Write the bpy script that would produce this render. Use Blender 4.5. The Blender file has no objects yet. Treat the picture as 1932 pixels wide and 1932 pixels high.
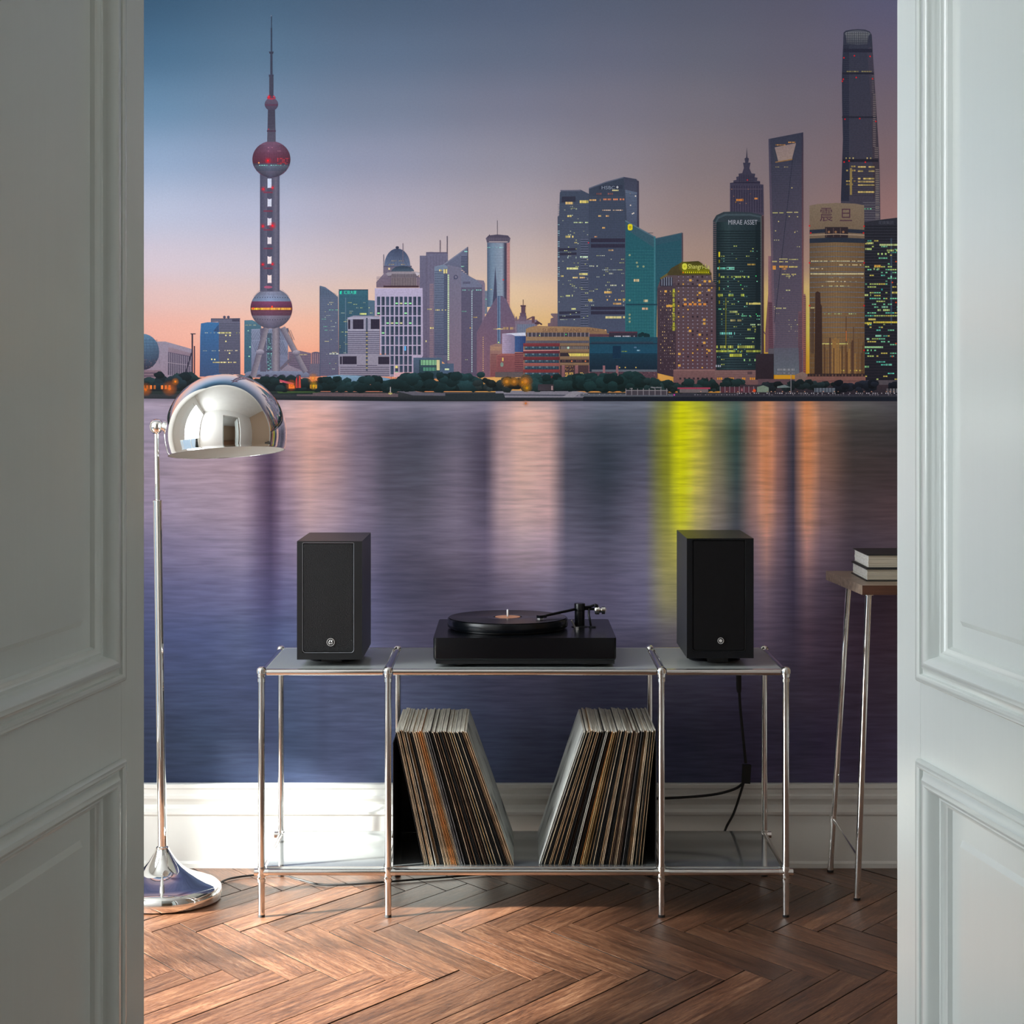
import bpy, bmesh, math, random
from mathutils import Vector, Matrix
import numpy as np

# ------------------------------------------------------------------ camera, light, exposure
sc = bpy.context.scene
COL = sc.collection
F, HOR, CX, CZ = 3610.0, 740.0, 966.0, 1.215      # focal length in px, horizon row, centre column, lens height
cam_d = bpy.data.cameras.new('camera'); cam = bpy.data.objects.new('camera', cam_d); COL.objects.link(cam)
cam.location = (0, 0, CZ); cam.rotation_euler = (math.pi/2, 0, 0)
cam_d.sensor_width = 36; cam_d.lens = 36*F/1932; cam_d.shift_y = -(966-HOR)/1932; cam_d.clip_start = .05
sc.camera = cam
sc.view_settings.view_transform = 'Standard'; sc.view_settings.look = 'None'
sc.view_settings.exposure = 0.0; sc.view_settings.gamma = 1; sc.view_settings.use_curve_mapping = False
sc.cycles.max_bounces = 10; sc.cycles.diffuse_bounces = 5; sc.cycles.glossy_bounces = 6
sc.cycles.transparent_max_bounces = 16; sc.cycles.use_denoising = True

w = bpy.data.worlds.new('sky'); sc.world = w; w.use_nodes = True
w.node_tree.nodes['Background'].inputs[0].default_value = (.62, .78, 1, 1)
w.node_tree.nodes['Background'].inputs[1].default_value = 1.0

sun_d = bpy.data.lights.new('sun', 'SUN'); sun = bpy.data.objects.new('sun', sun_d); COL.objects.link(sun)
sun_d.energy = 42; sun_d.angle = math.radians(3.2); sun_d.color = (1, .97, .92)
SUN = Vector((1.43, .50, -.551)).normalized()
sun.location = (-6, 1, 3); sun.rotation_euler = (-SUN).to_track_quat('Z', 'Y').to_euler()

def area(name, loc, target, sx, sy, power, color):
    d = bpy.data.lights.new(name, 'AREA'); d.shape = 'RECTANGLE'; d.size = sx; d.size_y = sy; d.energy = power; d.color = color
    o = bpy.data.objects.new(name, d); COL.objects.link(o); o.location = loc
    o.rotation_euler = (Vector(loc)-Vector(target)).to_track_quat('Z', 'Y').to_euler()
    return o
# window daylight from area lamps set before the added shades, back room and front room
area('window_daylight_back', (-2.09, 3.48, 1.75), (3, 3.48, 1.75), 1.15, 1.66, 57, (.90, .96, 1))
area('window_daylight_front', (-2.09, .60, 1.55), (3, .60, 1.55), 1.7, 1.90, 45, (.88, .97, 1))

XL, XR, YB, YP, YR, ZC = -2.2, 2.2, 4.91, 2.66, -1.6, 2.95   # room shell
def at(px, py, Y): return Vector(((px-CX)/F*Y, Y, CZ-(py-HOR)/F*Y))

# ------------------------------------------------------------------ helpers
def s2l(c): c = c/255.0; return c/12.92 if c <= .04045 else ((c+.055)/1.055)**2.4
def rgb(r, g, b): return (s2l(r), s2l(g), s2l(b), 1)

def mat(name, col, rough=.5, metal=0, spec=.5, noise=None, bump=None, coat=0, obj_var=0):
    """noise=(scale, amount, stretch xyz), bump=(scale, strength, dist, stretch)"""
    m = bpy.data.materials.new(name); m.use_nodes = True; nt = m.node_tree; b = nt.nodes['Principled BSDF']
    b.inputs['Base Color'].default_value = col; b.inputs['Roughness'].default_value = rough
    b.inputs['Metallic'].default_value = metal; b.inputs['Specular IOR Level'].default_value = spec
    b.inputs['Coat Weight'].default_value = coat
    tc = nt.nodes.new('ShaderNodeTexCoord')
    def tex(scale, stretch, detail=6):
        mp = nt.nodes.new('ShaderNodeMapping'); mp.inputs['Scale'].default_value = stretch
        nt.links.new(tc.outputs['Object'], mp.inputs[0])
        n = nt.nodes.new('ShaderNodeTexNoise'); n.inputs['Scale'].default_value = scale; n.inputs['Detail'].default_value = detail
        nt.links.new(mp.outputs[0], n.inputs['Vector']); return n
    if noise:
        n = tex(noise[0], noise[2])
        mr = nt.nodes.new('ShaderNodeMapRange'); mr.inputs[1].default_value = .3; mr.inputs[2].default_value = .7
        mr.inputs[3].default_value = 1-noise[1]; mr.inputs[4].default_value = 1+noise[1]
        nt.links.new(n.outputs[0], mr.inputs[0])
        mx = nt.nodes.new('ShaderNodeMix'); mx.data_type = 'RGBA'; mx.blend_type = 'MULTIPLY'; mx.inputs[0].default_value = 1
        mx.inputs[6].default_value = col; nt.links.new(mr.outputs[0], mx.inputs[7]); nt.links.new(mx.outputs[2], b.inputs['Base Color'])
    if bump:
        n = tex(bump[0], bump[3])
        bp = nt.nodes.new('ShaderNodeBump'); bp.inputs['Strength'].default_value = bump[1]; bp.inputs['Distance'].default_value = bump[2]
        nt.links.new(n.outputs[0], bp.inputs['Height']); nt.links.new(bp.outputs[0], b.inputs['Normal'])
    return m

S1 = (1, 1, 1)
M = {}
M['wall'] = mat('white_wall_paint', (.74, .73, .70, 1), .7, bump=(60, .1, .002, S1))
M['wall_bounce'] = mat('dark_warm_bounce_paint', (.31, .215, .145, 1), .7, bump=(60, .1, .002, S1))  # unseen walls, toned dark and warm to tint light bounced onto the left door
M['ceil'] = mat('ceiling_paint', (.72, .72, .69, 1), .8, noise=(3, .03, S1))
M['base'] = mat('baseboard_gloss_paint', (.80, .80, .77, 1), .32, noise=(8, .03, S1), bump=(30, .12, .002, (1, 1, 3)))
M['door'] = mat('door_satin_paint', (.72, .765, .745, 1), .20, noise=(2, .02, (1, 1, .3)), bump=(14, .07, .004, (3, 3, .25)))
M['chrome'] = mat('polished_chrome', (.92, .92, .90, 1), .035, 1, noise=(6, .03, S1))
M['tube'] = mat('chromed_tube', (.80, .78, .76, 1), .10, 1, bump=(40, .08, .001, (1, 1, .1)))
M['rubber'] = mat('black_rubber', (.012, .012, .013, 1), .6, noise=(20, .1, S1))
M['lining'] = mat('white_enamel_lining', (.90, .91, .87, 1), .35, noise=(6, .03, S1))
M['black'] = mat('satin_black_lacquer', (.003, .004, .006, 1), .25, spec=.38, noise=(9, .15, S1))
M['blackmat'] = mat('matt_black_paint', (.008, .009, .011, 1), .40, noise=(9, .15, S1))
M['cabinet'] = mat('dark_vinyl_cabinet', (.024, .027, .027, 1), .42, bump=(300, .15, .001, S1))
M['leather'] = mat('black_leather_grille', (.006, .007, .009, 1), .38, spec=.35, bump=(420, .6, .0025, (1, 1, 1.3)))
M['glossbaf'] = mat('black_fabric_baffle', (.004, .004, .005, 1), .65, spec=.2, noise=(60, .2, S1))
M['bezel'] = mat('dark_bezel_line', (.30, .31, .34, 1), .35, .5, noise=(40, .1, S1))
M['silver'] = mat('silver_emblem_metal', (.80, .80, .80, 1), .3, .6, noise=(40, .1, S1))
M['vinyl'] = mat('black_vinyl', (.010, .011, .014, 1), .22, noise=(30, .2, S1))
M['panel'] = mat('grey_shelf_panel', (.52, .55, .56, 1), .09, .75, noise=(3, .04, S1))
M['walnut'] = mat('walnut_top', rgb(150, 132, 116), .38, noise=(9, .35, (1, 10, 10)), bump=(9, .15, .002, (1, 10, 10)))
M['walnut_edge'] = mat('walnut_edge', rgb(88, 56, 42), .45, noise=(9, .35, (1, 10, 10)))
M['cover'] = mat('dark_book_cloth', (.018, .02, .022, 1), .45, noise=(30, .2, S1))
M['pages'] = mat('page_block_edges', (.62, .56, .45, 1), .85, noise=(90, .22, (.05, .05, 8)), bump=(120, .5, .002, (.05, .05, 6)))
M['paperside'] = mat('white_page_ends', (.78, .78, .76, 1), .85, noise=(70, .12, (1, 1, 3)))
M['sub'] = mat('dark_subfloor', (.010, .007, .005, 1), .9, noise=(5, .2, S1))
M['label'] = mat('peach_record_label', rgb(225, 160, 125), .5, noise=(120, .15, S1))
M['shade'] = mat('sun_cut_shade_cloth', (.75, .76, .74, 1), .9, noise=(200, .05, S1))  # cloth of the added, unseen shades that hold back the sun

def wood():
    m = bpy.data.materials.new('oiled_oak_plank'); m.use_nodes = True; nt = m.node_tree; b = nt.nodes['Principled BSDF']; L = nt.links
    tc = nt.nodes.new('ShaderNodeTexCoord'); oi = nt.nodes.new('ShaderNodeObjectInfo')
    add = nt.nodes.new('ShaderNodeVectorMath'); add.operation = 'MULTIPLY_ADD'
    cmb = nt.nodes.new('ShaderNodeCombineXYZ'); 
    for i in range(3): L.new(oi.outputs['Random'], cmb.inputs[i])
    L.new(cmb.outputs[0], add.inputs[0]); add.inputs[1].default_value = (37, 53, 11); L.new(tc.outputs['UV'], add.inputs[2])
    def noise(scale, st, det=8, dist=0):
        mp = nt.nodes.new('ShaderNodeMapping'); mp.inputs['Scale'].default_value = st; L.new(add.outputs[0], mp.inputs[0])
        n = nt.nodes.new('ShaderNodeTexNoise'); n.inputs['Scale'].default_value = scale; n.inputs['Detail'].default_value = det
        n.inputs['Distortion'].default_value = dist; L.new(mp.outputs[0], n.inputs['Vector']); return n
    g = noise(7, (1, 15, 1), 10, .15); g2 = noise(60, (1, 14, 1), 4); big = noise(6, (1, 4, 1), 3)
    ramp = nt.nodes.new('ShaderNodeValToRGB'); e = ramp.color_ramp.elements
    e[0].position = .36; e[0].color = rgb(56, 33, 23); e[1].position = .66; e[1].color = rgb(164, 124, 94)
    x = ramp.color_ramp.elements.new(.5); x.color = rgb(112, 73, 51)
    mix = nt.nodes.new('ShaderNodeMath'); mix.operation = 'MULTIPLY_ADD'; mix.inputs[1].default_value = .45
    L.new(g2.outputs[0], mix.inputs[0]); 
    m2 = nt.nodes.new('ShaderNodeMath'); m2.operation = 'MULTIPLY_ADD'; m2.inputs[1].default_value = .35; m2.inputs[2].default_value = -.02
    L.new(g.outputs[0], m2.inputs[0])
    m3 = nt.nodes.new('ShaderNodeMath'); m3.operation = 'MULTIPLY_ADD'; m3.inputs[1].default_value = .20
    L.new(big.outputs[0], m3.inputs[0]); L.new(m2.outputs[0], m3.inputs[2]); L.new(m3.outputs[0], mix.inputs[2]); L.new(mix.outputs[0], ramp.inputs[0])
    tone = nt.nodes.new('ShaderNodeMapRange'); tone.inputs[3].default_value = .62; tone.inputs[4].default_value = 1.30; L.new(oi.outputs['Random'], tone.inputs[0])
    mul = nt.nodes.new('ShaderNodeMix'); mul.data_type = 'RGBA'; mul.blend_type = 'MULTIPLY'; mul.inputs[0].default_value = 1
    L.new(ramp.outputs[0], mul.inputs[6]); L.new(tone.outputs[0], mul.inputs[7]); L.new(mul.outputs[2], b.inputs['Base Color'])
    b.inputs['Coat Weight'].default_value = .3; b.inputs['Coat Roughness'].default_value = .42
    rr = nt.nodes.new('ShaderNodeMapRange'); rr.inputs[3].default_value = .28; rr.inputs[4].default_value = .48; L.new(big.outputs[0], rr.inputs[0]); L.new(rr.outputs[0], b.inputs['Roughness'])
    bp = nt.nodes.new('ShaderNodeBump'); bp.inputs['Strength'].default_value = .35; bp.inputs['Distance'].default_value = .002
    L.new(g2.outputs[0], bp.inputs['Height']); L.new(bp.outputs[0], b.inputs['Normal'])
    return m
M['wood'] = wood()

def glass(name, tint, diffuse, dmix, rough=.03):
    m = bpy.data.materials.new(name); m.use_nodes = True; nt = m.node_tree; nt.nodes.clear(); L = nt.links
    out = nt.nodes.new('ShaderNodeOutputMaterial'); tr = nt.nodes.new('ShaderNodeBsdfTransparent'); tr.inputs[0].default_value = tint
    di = nt.nodes.new('ShaderNodeBsdfDiffuse'); di.inputs[0].default_value = diffuse
    mx = nt.nodes.new('ShaderNodeMixShader'); mx.inputs[0].default_value = dmix; L.new(tr.outputs[0], mx.inputs[1]); L.new(di.outputs[0], mx.inputs[2])
    gl = nt.nodes.new('ShaderNodeBsdfGlossy'); gl.inputs['Roughness'].default_value = rough
    fr = nt.nodes.new('ShaderNodeFresnel'); fr.inputs[0].default_value = 1.5
    m2 = nt.nodes.new('ShaderNodeMixShader'); L.new(fr.outputs[0], m2.inputs[0]); L.new(mx.outputs[0], m2.inputs[1]); L.new(gl.outputs[0], m2.inputs[2])
    L.new(m2.outputs[0], out.inputs[0]); return m
M['glass'] = glass('window_glass', (.95, .97, .96, 1), (.8, .8, .8, 1), 0)
M['frost'] = glass('greenish_shelf_glass', (.80, .88, .86, 1), (.80, .86, .84, 1), .68, .06)

def link(name, me, m, parent=None, smooth=False, loc=None):
    o = bpy.data.objects.new(name, me); COL.objects.link(o)
    if m is not None:
        for x in (m if isinstance(m, (list, tuple)) else [m]): me.materials.append(x)
    if parent is not None: o.parent = parent
    if loc is not None: o.location = loc
    if smooth:
        me.polygons.foreach_set('use_smooth', [True]*len(me.polygons))
        try: me.set_sharp_from_angle(angle=math.radians(38))
        except Exception: pass
    return o
def from_bm(name, bm, m, parent=None, smooth=False, bevel=0, seg=2):
    if bevel:
        es = [e for e in bm.edges if len(e.link_faces) == 2 and e.calc_face_angle(0) > .6]
        bmesh.ops.bevel(bm, geom=es, offset=bevel, segments=seg, affect='EDGES', profile=.5)
    bmesh.ops.recalc_face_normals(bm, faces=bm.faces)
    me = bpy.data.meshes.new(name); bm.to_mesh(me); bm.free()
    return link(name, me, m, parent, smooth or bool(bevel))
def add_box(bm, x0, x1, y0, y1, z0, z1, mi=0, mtx=None):
    vs = [bm.verts.new(Vector(p) if mtx is None else mtx @ Vector(p)) for p in
          [(x0,y0,z0),(x1,y0,z0),(x1,y1,z0),(x0,y1,z0),(x0,y0,z1),(x1,y0,z1),(x1,y1,z1),(x0,y1,z1)]]
    for f in [(0,3,2,1),(4,5,6,7),(0,1,5,4),(1,2,6,5),(2,3,7,6),(3,0,4,7)]:
        bm.faces.new([vs[i] for i in f]).material_index = mi
    return vs
def box(name, x0, x1, y0, y1, z0, z1, m, parent=None, bevel=0, seg=2, mtx=None):
    bm = bmesh.new(); add_box(bm, x0, x1, y0, y1, z0, z1, 0, mtx); return from_bm(name, bm, m, parent, False, bevel, seg)
def add_tube(bm, pts, r, n=16, caps=True):
    pts = [Vector(p) for p in pts]; rs = r if isinstance(r, (list, tuple)) else [r]*len(pts); rings = []; prev = None
    for i, p in enumerate(pts):
        d = (pts[min(i+1, len(pts)-1)]-pts[max(i-1, 0)]).normalized()
        if prev is None: u = d.orthogonal().normalized()
        else: u = (prev-d*prev.dot(d)).normalized()
        prev = u; v = d.cross(u)
        rings.append([bm.verts.new(p+(u*math.cos(a)+v*math.sin(a))*rs[i]) for a in [2*math.pi*k/n for k in range(n)]])
    for a, b in zip(rings, rings[1:]):
        for k in range(n): bm.faces.new([a[k], a[(k+1) % n], b[(k+1) % n], b[k]])
    if caps: bm.faces.new(rings[0][::-1]); bm.faces.new(rings[-1])
def tube(name, pts, r, m, parent=None, n=16):
    bm = bmesh.new(); add_tube(bm, pts, r, n); return from_bm(name, bm, m, parent, True)
def add_lathe(bm, prof, c=(0,0,0), n=48, mtx=None):
    """prof: (radius, z) list"""
    c = Vector(c); rings = []
    for r, z in prof:
        if r < 1e-6: rings.append([bm.verts.new(Vector((0, 0, z)))])
        else: rings.append([bm.verts.new(Vector((r*math.cos(2*math.pi*k/n), r*math.sin(2*math.pi*k/n), z))) for k in range(n)])
    for a, b in zip(rings, rings[1:]):
        for k in range(n):
            k2 = (k+1) % n
            if len(a) == 1 and len(b) == 1: continue
            if len(a) == 1: bm.faces.new([a[0], b[k2], b[k]])
            elif len(b) == 1: bm.faces.new([a[k], a[k2], b[0]])
            else: bm.faces.new([a[k], a[k2], b[k2], b[k]])
    for rg in rings:
        for v in rg: v.co = (mtx @ v.co if mtx is not None else v.co)+c
def lathe(name, prof, c, m, parent=None, n=48, mtx=None):
    bm = bmesh.new(); add_lathe(bm, prof, c, n, mtx); return from_bm(name, bm, m, parent, True)
def bez(pts, n=12):
    """Catmull-Rom through points"""
    P = [Vector(p) for p in pts]; P = [P[0]*2-P[1]]+P+[P[-1]*2-P[-2]]; out = []
    for i in range(1, len(P)-2):
        for k in range(n):
            t = k/n; a, b, c, d = P[i-1:i+3]
            out.append(.5*((2*b)+(c-a)*t+(2*a-5*b+4*c-d)*t*t+(3*b-a-3*c+d)*t**3))
    out.append(P[-2]); return out
def thing(name, loc, label, cat, group=None):
    o = bpy.data.objects.new(name, None); COL.objects.link(o); o.location = loc; o.empty_display_size = .05
    tag(o, label, cat, group); return o
def tag(o, label, cat, group=None):
    o['label'] = label; o['category'] = cat
    if group: o['group'] = group
    return o
def adopt(root):
    """children were built in world coordinates: keep them there under the moved root"""
    bpy.context.view_layer.update()
    for ch in root.children: ch.matrix_parent_inverse = root.matrix_world.inverted()
def struct(o, label=None):
    o['kind'] = 'structure'
    if label: o['label'] = label
    return o

# ------------------------------------------------------------------ room shell
W1 = (2.82, 4.384, .06, 2.62)      # back-room window  (y0, y1, z0, z1) in the left wall
W2 = (-.30, 1.50, .55, 2.55)       # front-room window
bm = bmesh.new()
ys = [YR, W2[0], W2[1], W1[0], W1[1], YB]
add_box(bm, XL-.2, XL, YR-.2, W2[0], 0, ZC); add_box(bm, XL-.2, XL, W2[1], W1[0], 0, ZC); add_box(bm, XL-.2, XL, W1[1], YB+.2, 0, ZC)
add_box(bm, XL-.2, XL, W2[0], W2[1], 0, W2[2]); add_box(bm, XL-.2, XL, W2[0], W2[1], W2[3], ZC)
add_box(bm, XL-.2, XL, W1[0], W1[1], -.02, W1[2]); add_box(bm, XL-.2, XL, W1[0], W1[1], W1[3], ZC)
struct(from_bm('wall_left', bm, M['wall']), 'white painted left wall with two windows')
struct(box('wall_right', XR, XR+.2, YR-.2, YB+.2, 0, ZC, M['wall_bounce']), 'right side wall')
struct(box('wall_back', XL-.2, XR+.2, YB, YB+.2, -.05, ZC, M['wall']), 'back wall carrying the printed skyline mural')
struct(box('wall_rear', XL-.2, XR+.2, YR-.2, YR, 0, ZC, M['wall_bounce']), 'wall behind the camera')
struct(box('ceiling', XL-.2, XR+.2, YR-.2, YB+.2, ZC, ZC+.1, M['ceil']), 'white ceiling')
bm = bmesh.new()
OL, OR = -.575, .615
add_box(bm, XL, OL, YP, YP+.12, 0, ZC); add_box(bm, OR, XR, YP, YP+.12, 0, ZC); add_box(bm, OL, OR, YP, YP+.12, 2.42, ZC)
struct(from_bm('wall_front', bm, M['wall']), 'partition wall with the double doorway')

def window(name, ww, cols, rows, shade_from=None):
    y0, y1, z0, z1 = ww
    root = bpy.data.objects.new(name, None); COL.objects.link(root); root.location = (XL-.1, (y0+y1)/2, z0); struct(root)
    bm = bmesh.new(); t = .045; xa, xb = XL-.13, XL-.07
    add_box(bm, xa, xb, y0, y0+t, z0, z1); add_box(bm, xa, xb, y1-t, y1, z0, z1)
    add_box(bm, xa, xb, y0+t, y1-t, z0, z0+t); add_box(bm, xa, xb, y0+t, y1-t, z1-t, z1)
    from_bm('window_frame', bm, M['base'], root)
    for yy in cols: box('glazing_bar', xa+.01, xb-.01, yy-.011, yy+.011, z0+t, z1-t, M['base'], root)
    for zz in rows: box('glazing_bar', xa+.012, xb-.012, y0+t, y1-t, zz-.011, zz+.011, M['base'], root)
    box('pane', XL-.102, XL-.098, y0+t, y1-t, z0+t, z1-t, M['glass'], root)
    if shade_from: box('sun_cut_shade', XL-.045, XL-.040, y0, y1, shade_from, z1, M['shade'], root)  # added, unseen: limits where direct sun enters the room
    adopt(root)
window('window_1', W1, [4.285, 4.20, 3.55], [1.3, 1.9], .90)
window('window_2', W2, [.6], [1.2, 1.9], W2[2])

# baseboard: moulded profile swept along the back wall, the side walls get the same one
PROF = [(0, 0), (.028, 0), (.028, .012), (.024, .018), (.0225, .132), (.0265, .137), (.0265, .143), (.019, .150), (.014, .160), (.017, .168),
        (.0215, .176), (.0215, .183), (.0175, .188), (.0175, .199), (.021, .203), (.0205, .2115), (.018, .2135), (0, .2135)]
def baseboard(name, a, b, nrm, label):
    bm = bmesh.new(); a = Vector(a); b = Vector(b); nrm = Vector(nrm)
    ra = [bm.verts.new(a+nrm*d+Vector((0, 0, z))) for d, z in PROF]; rb = [bm.verts.new(b+nrm*d+Vector((0, 0, z))) for d, z in PROF]
    for i in range(len(PROF)-1): bm.faces.new([ra[i], rb[i], rb[i+1], ra[i+1]])
    bm.faces.new(ra); bm.faces.new(rb[::-1])
    struct(from_bm(name, bm, M['base']), label)
baseboard('baseboard_back', (XL, YB, 0), (XR, YB, 0), (0, -1, 0), 'tall white moulded baseboard under the mural')
baseboard('baseboard_right', (XR, YB-.03, 0), (XR, YP+.12, 0), (-1, 0, 0), 'baseboard of the right wall')

# ------------------------------------------------------------------ herringbone floor
fl = struct(box('floor', XL-.2, XR+.2, YR-.2, YB+.2, -.06, -.012, M['sub']), 'herringbone oak parquet floor')
PA, PB, PP = .252, .355, .10; PT = .5*PP*PB/PA     # sideways run, row depth, pitch, tooth height
def clip(poly, f):
    out = []
    for i, p in enumerate(poly):
        q = poly[(i+1) % len(poly)]; a, b = f(p), f(q)
        if a >= 0: out.append(p)
        if (a >= 0) != (b >= 0): t = a/(a-b); out.append((p[0]+(q[0]-p[0])*t, p[1]+(q[1]-p[1])*t))
    return out
def plank_poly(row, k):
    """row 0 boundary at y=4.735; odd/even rows lean in opposite directions"""
    y0 = 4.735-row*PB; y1 = y0-PB; d = 1 if row % 2 else -1     # d=+1: runs to the right coming nearer
    ph = -.062 if row % 2 else -.062-.0+PA
    ex = PP/2
    x = k*PP+ph
    # tips T=(x,y0), valley toward -d side
    if d > 0:
        T = (x, y0); V = (x-ex, y0-PT); n = (PA, -PB)
    else:
        T = (x, y0); V = (x+ex, y0-PT); n = (-PA, -PB)
    full = 1+PT/PB
    E = (T[0]+n[0]*full, T[1]+n[1]*full); D = (T[0]+n[0]*1.0-(ex*d), T[1]+n[1]*1.0)
    D = (V[0]+n[0], V[1]+n[1])
    poly = [V, T, (T[0]+n[0]*full, T[1]+n[1]*full), (V[0]+n[0]*1.0, V[1]+n[1]*1.0)]
    # parallelogram: lower end runs parallel to the upper one
    poly = [V, T, (T[0]+n[0], T[1]+n[1]), (V[0]+n[0], V[1]+n[1])]
    return poly, n
rng = random.Random(4)
near_stuff = bmesh.new(); uvl = near_stuff.loops.layers.uv.new('UVMap')
def add_plank(bm, uv, poly, n, c, ztop):
    cx, cy = c; nl = math.hypot(*n); ux, uy = n[0]/nl, n[1]/nl
    mx = sum(p[0] for p in poly)/len(poly); my = sum(p[1] for p in poly)/len(poly)
    def inset(p, d):
        vx, vy = mx-p[0], my-p[1]; l = math.hypot(vx, vy) or 1
        a = vx*ux+vy*uy; b = -vx*uy+vy*ux
        sa = d*math.copysign(1, a) if abs(a) > 1e-6 else 0; sb = d*math.copysign(1, b) if abs(b) > 1e-6 else 0
        return (p[0]+ux*sa-uy*sb, p[1]+uy*sa+ux*sb)
    o = [inset(p, .0010) for p in poly]; i2 = [inset(p, .0020) for p in poly]
    vb = [bm.verts.new((p[0]-cx, p[1]-cy, -.012)) for p in o]; vm = [bm.verts.new((p[0]-cx, p[1]-cy, ztop-.0005)) for p in o]
    vt = [bm.verts.new((p[0]-cx, p[1]-cy, ztop)) for p in i2]; m = len(poly); fs = [bm.faces.new(vt)]
    for k in range(m):
        k2 = (k+1) % m; f_ = bm.faces.new([vb[k], vb[k2], vm[k2], vm[k]]); f_.material_index = 1; fs.append(f_); fs.append(bm.faces.new([vm[k], vm[k2], vt[k2], vt[k]]))
    for f in fs:
        for lp in f.loops:
            x, y = lp.vert.co.x+cx, lp.vert.co.y+cy; lp[uv].uv = ((x-mx)*ux+(y-my)*uy, -(x-mx)*uy+(y-my)*ux)
cache = {}
for row in range(-1, 18):
    for k in range(-26, 27):
        poly, n = plank_poly(row, k)
        for f in (lambda p: YB-.01-p[1], lambda p: p[1]-YR, lambda p: p[0]-XL, lambda p: XR-p[0]):
            poly = clip(poly, f)
            if len(poly) < 3: break
        if len(poly) < 3: continue
        ar = abs(sum(poly[i][0]*poly[(i+1) % len(poly)][1]-poly[(i+1) % len(poly)][0]*poly[i][1] for i in range(len(poly))))/2
        if ar < 2e-4: continue
        mx = sum(p[0] for p in poly)/len(poly); my = sum(p[1] for p in poly)/len(poly); dz = rng.uniform(-.0009, .0004)
        if row <= 4 and abs(mx) < 1.42 and my > 3.25:
            whole = ar > .99*PP*PB; key = (row % 2) if whole else None
            if whole and key in cache: me = cache[key]
            else:
                bm = bmesh.new(); uv = bm.loops.layers.uv.new('UVMap'); add_plank(bm, uv, poly, n, (mx, my), 0)
                bmesh.ops.recalc_face_normals(bm, faces=bm.faces); me = bpy.data.meshes.new('plank'); bm.to_mesh(me); bm.free(); me.materials.append(M['wood']); me.materials.append(M['sub'])
                if whole: cache[key] = me
            o = bpy.data.objects.new('plank', me); COL.objects.link(o); o.parent = fl; o.location = (mx, my, dz)
        else: add_plank(near_stuff, uvl, poly, n, (0, 0), dz)
o = from_bm('plank_rows', near_stuff, [M['wood'], M['sub']], fl); o['kind'] = 'stuff'

# ------------------------------------------------------------------ double door leaves (open towards the camera)
def door(name, x0, sgn, label):
    root = bpy.data.objects.new(name, None); COL.objects.link(root); root.location = (x0, 2.6, 0); struct(root, label)
    u = Vector((-.137*sgn, -.9906, 0)).normalized(); nrm = Vector((.9906*sgn, -.137, 0)).normalized()
    O = Vector((x0, 2.6, 0))
    m = Matrix(((u.x, nrm.x, 0, O.x), (u.y, nrm.y, 0, O.y), (0, 0, 1, 0), (0, 0, 0, 1)))
    Wd, Hd = .70, 2.38; A0, A1 = .090, .612; P = M['door']
    box('core_board', 0.001, Wd-.001, -.040, -.0125, .012, Hd-.001, P, root, mtx=m)
    for a, b in ((0, A0), (A1, Wd)): box('stile', a, b, -.0125, 0, .011, Hd, P, root, .0012, 1, m)
    for a, b in ((.011, .17), (.7345, .8365), (2.24, Hd)): box('rail', A0, A1, -.0125, -.0002, a, b, P, root, .0008, 1, m)
    prof = [(0, 0), (.0, .005), (.05, .0085), (.14, .0095), (.20, .0075), (.22, .0035), (.30, .0045), (.42, .0115), (.54, .0125), (.64, .0085), (.70, .0005),
            (.74, -.003), (.82, -.0025), (.88, -.0065), (.95, -.0075), (1, -.0125)]
    for (v0, v1, wv) in ((.17, .7345, .050), (.8365, 2.24, .055)):
        bm = bmesh.new(); rings = []
        for s, h in prof:
            iu, iv = s*.083, s*wv
            rings.append([bm.verts.new(m @ Vector(p)) for p in [(A0+iu, h, v0+iv), (A1-iu, h, v0+iv), (A1-iu, h, v1-iv), (A0+iu, h, v1-iv)]])
        for a, b in zip(rings, rings[1:]):
            for k in range(4): bm.faces.new([a[k], a[(k+1) % 4], b[(k+1) % 4], b[k]])
        o = from_bm('panel_moulding', bm, P, root, True)
        bm = bmesh.new(); g = .034
        q = [(A0+.083+g, A1-.083-g, v0+wv+g*.9, v1-wv-g*.9)]
        for (a, b, c, d) in q:
            lo = [bm.verts.new(m @ Vector(p)) for p in [(a, -.0125, c), (b, -.0125, c), (b, -.0125, d), (a, -.0125, d)]]
            hi = [bm.verts.new(m @ Vector(p)) for p in [(a+.005, -.0075, c+.007), (b-.005, -.0075, c+.007), (b-.005, -.0075, d-.007), (a+.005, -.0075, d-.007)]]
            bm.faces.new(hi)
            for k in range(4): bm.faces.new([lo[k], lo[(k+1) % 4], hi[(k+1) % 4], hi[k]])
        from_bm('raised_panel', bm, P, root)
    adopt(root)
door('door_1', (271.5-CX)/F*2.6, 1, 'left leaf of the open double door, panelled and in shade')
door('door_2', (1693-CX)/F*2.6, -1, 'right leaf of the open double door, panelled and brightly lit')

# ------------------------------------------------------------------ mural: one printed wall covering, every printed building is a part of it
MY = YB-.0012                                   # face of the print
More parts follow.
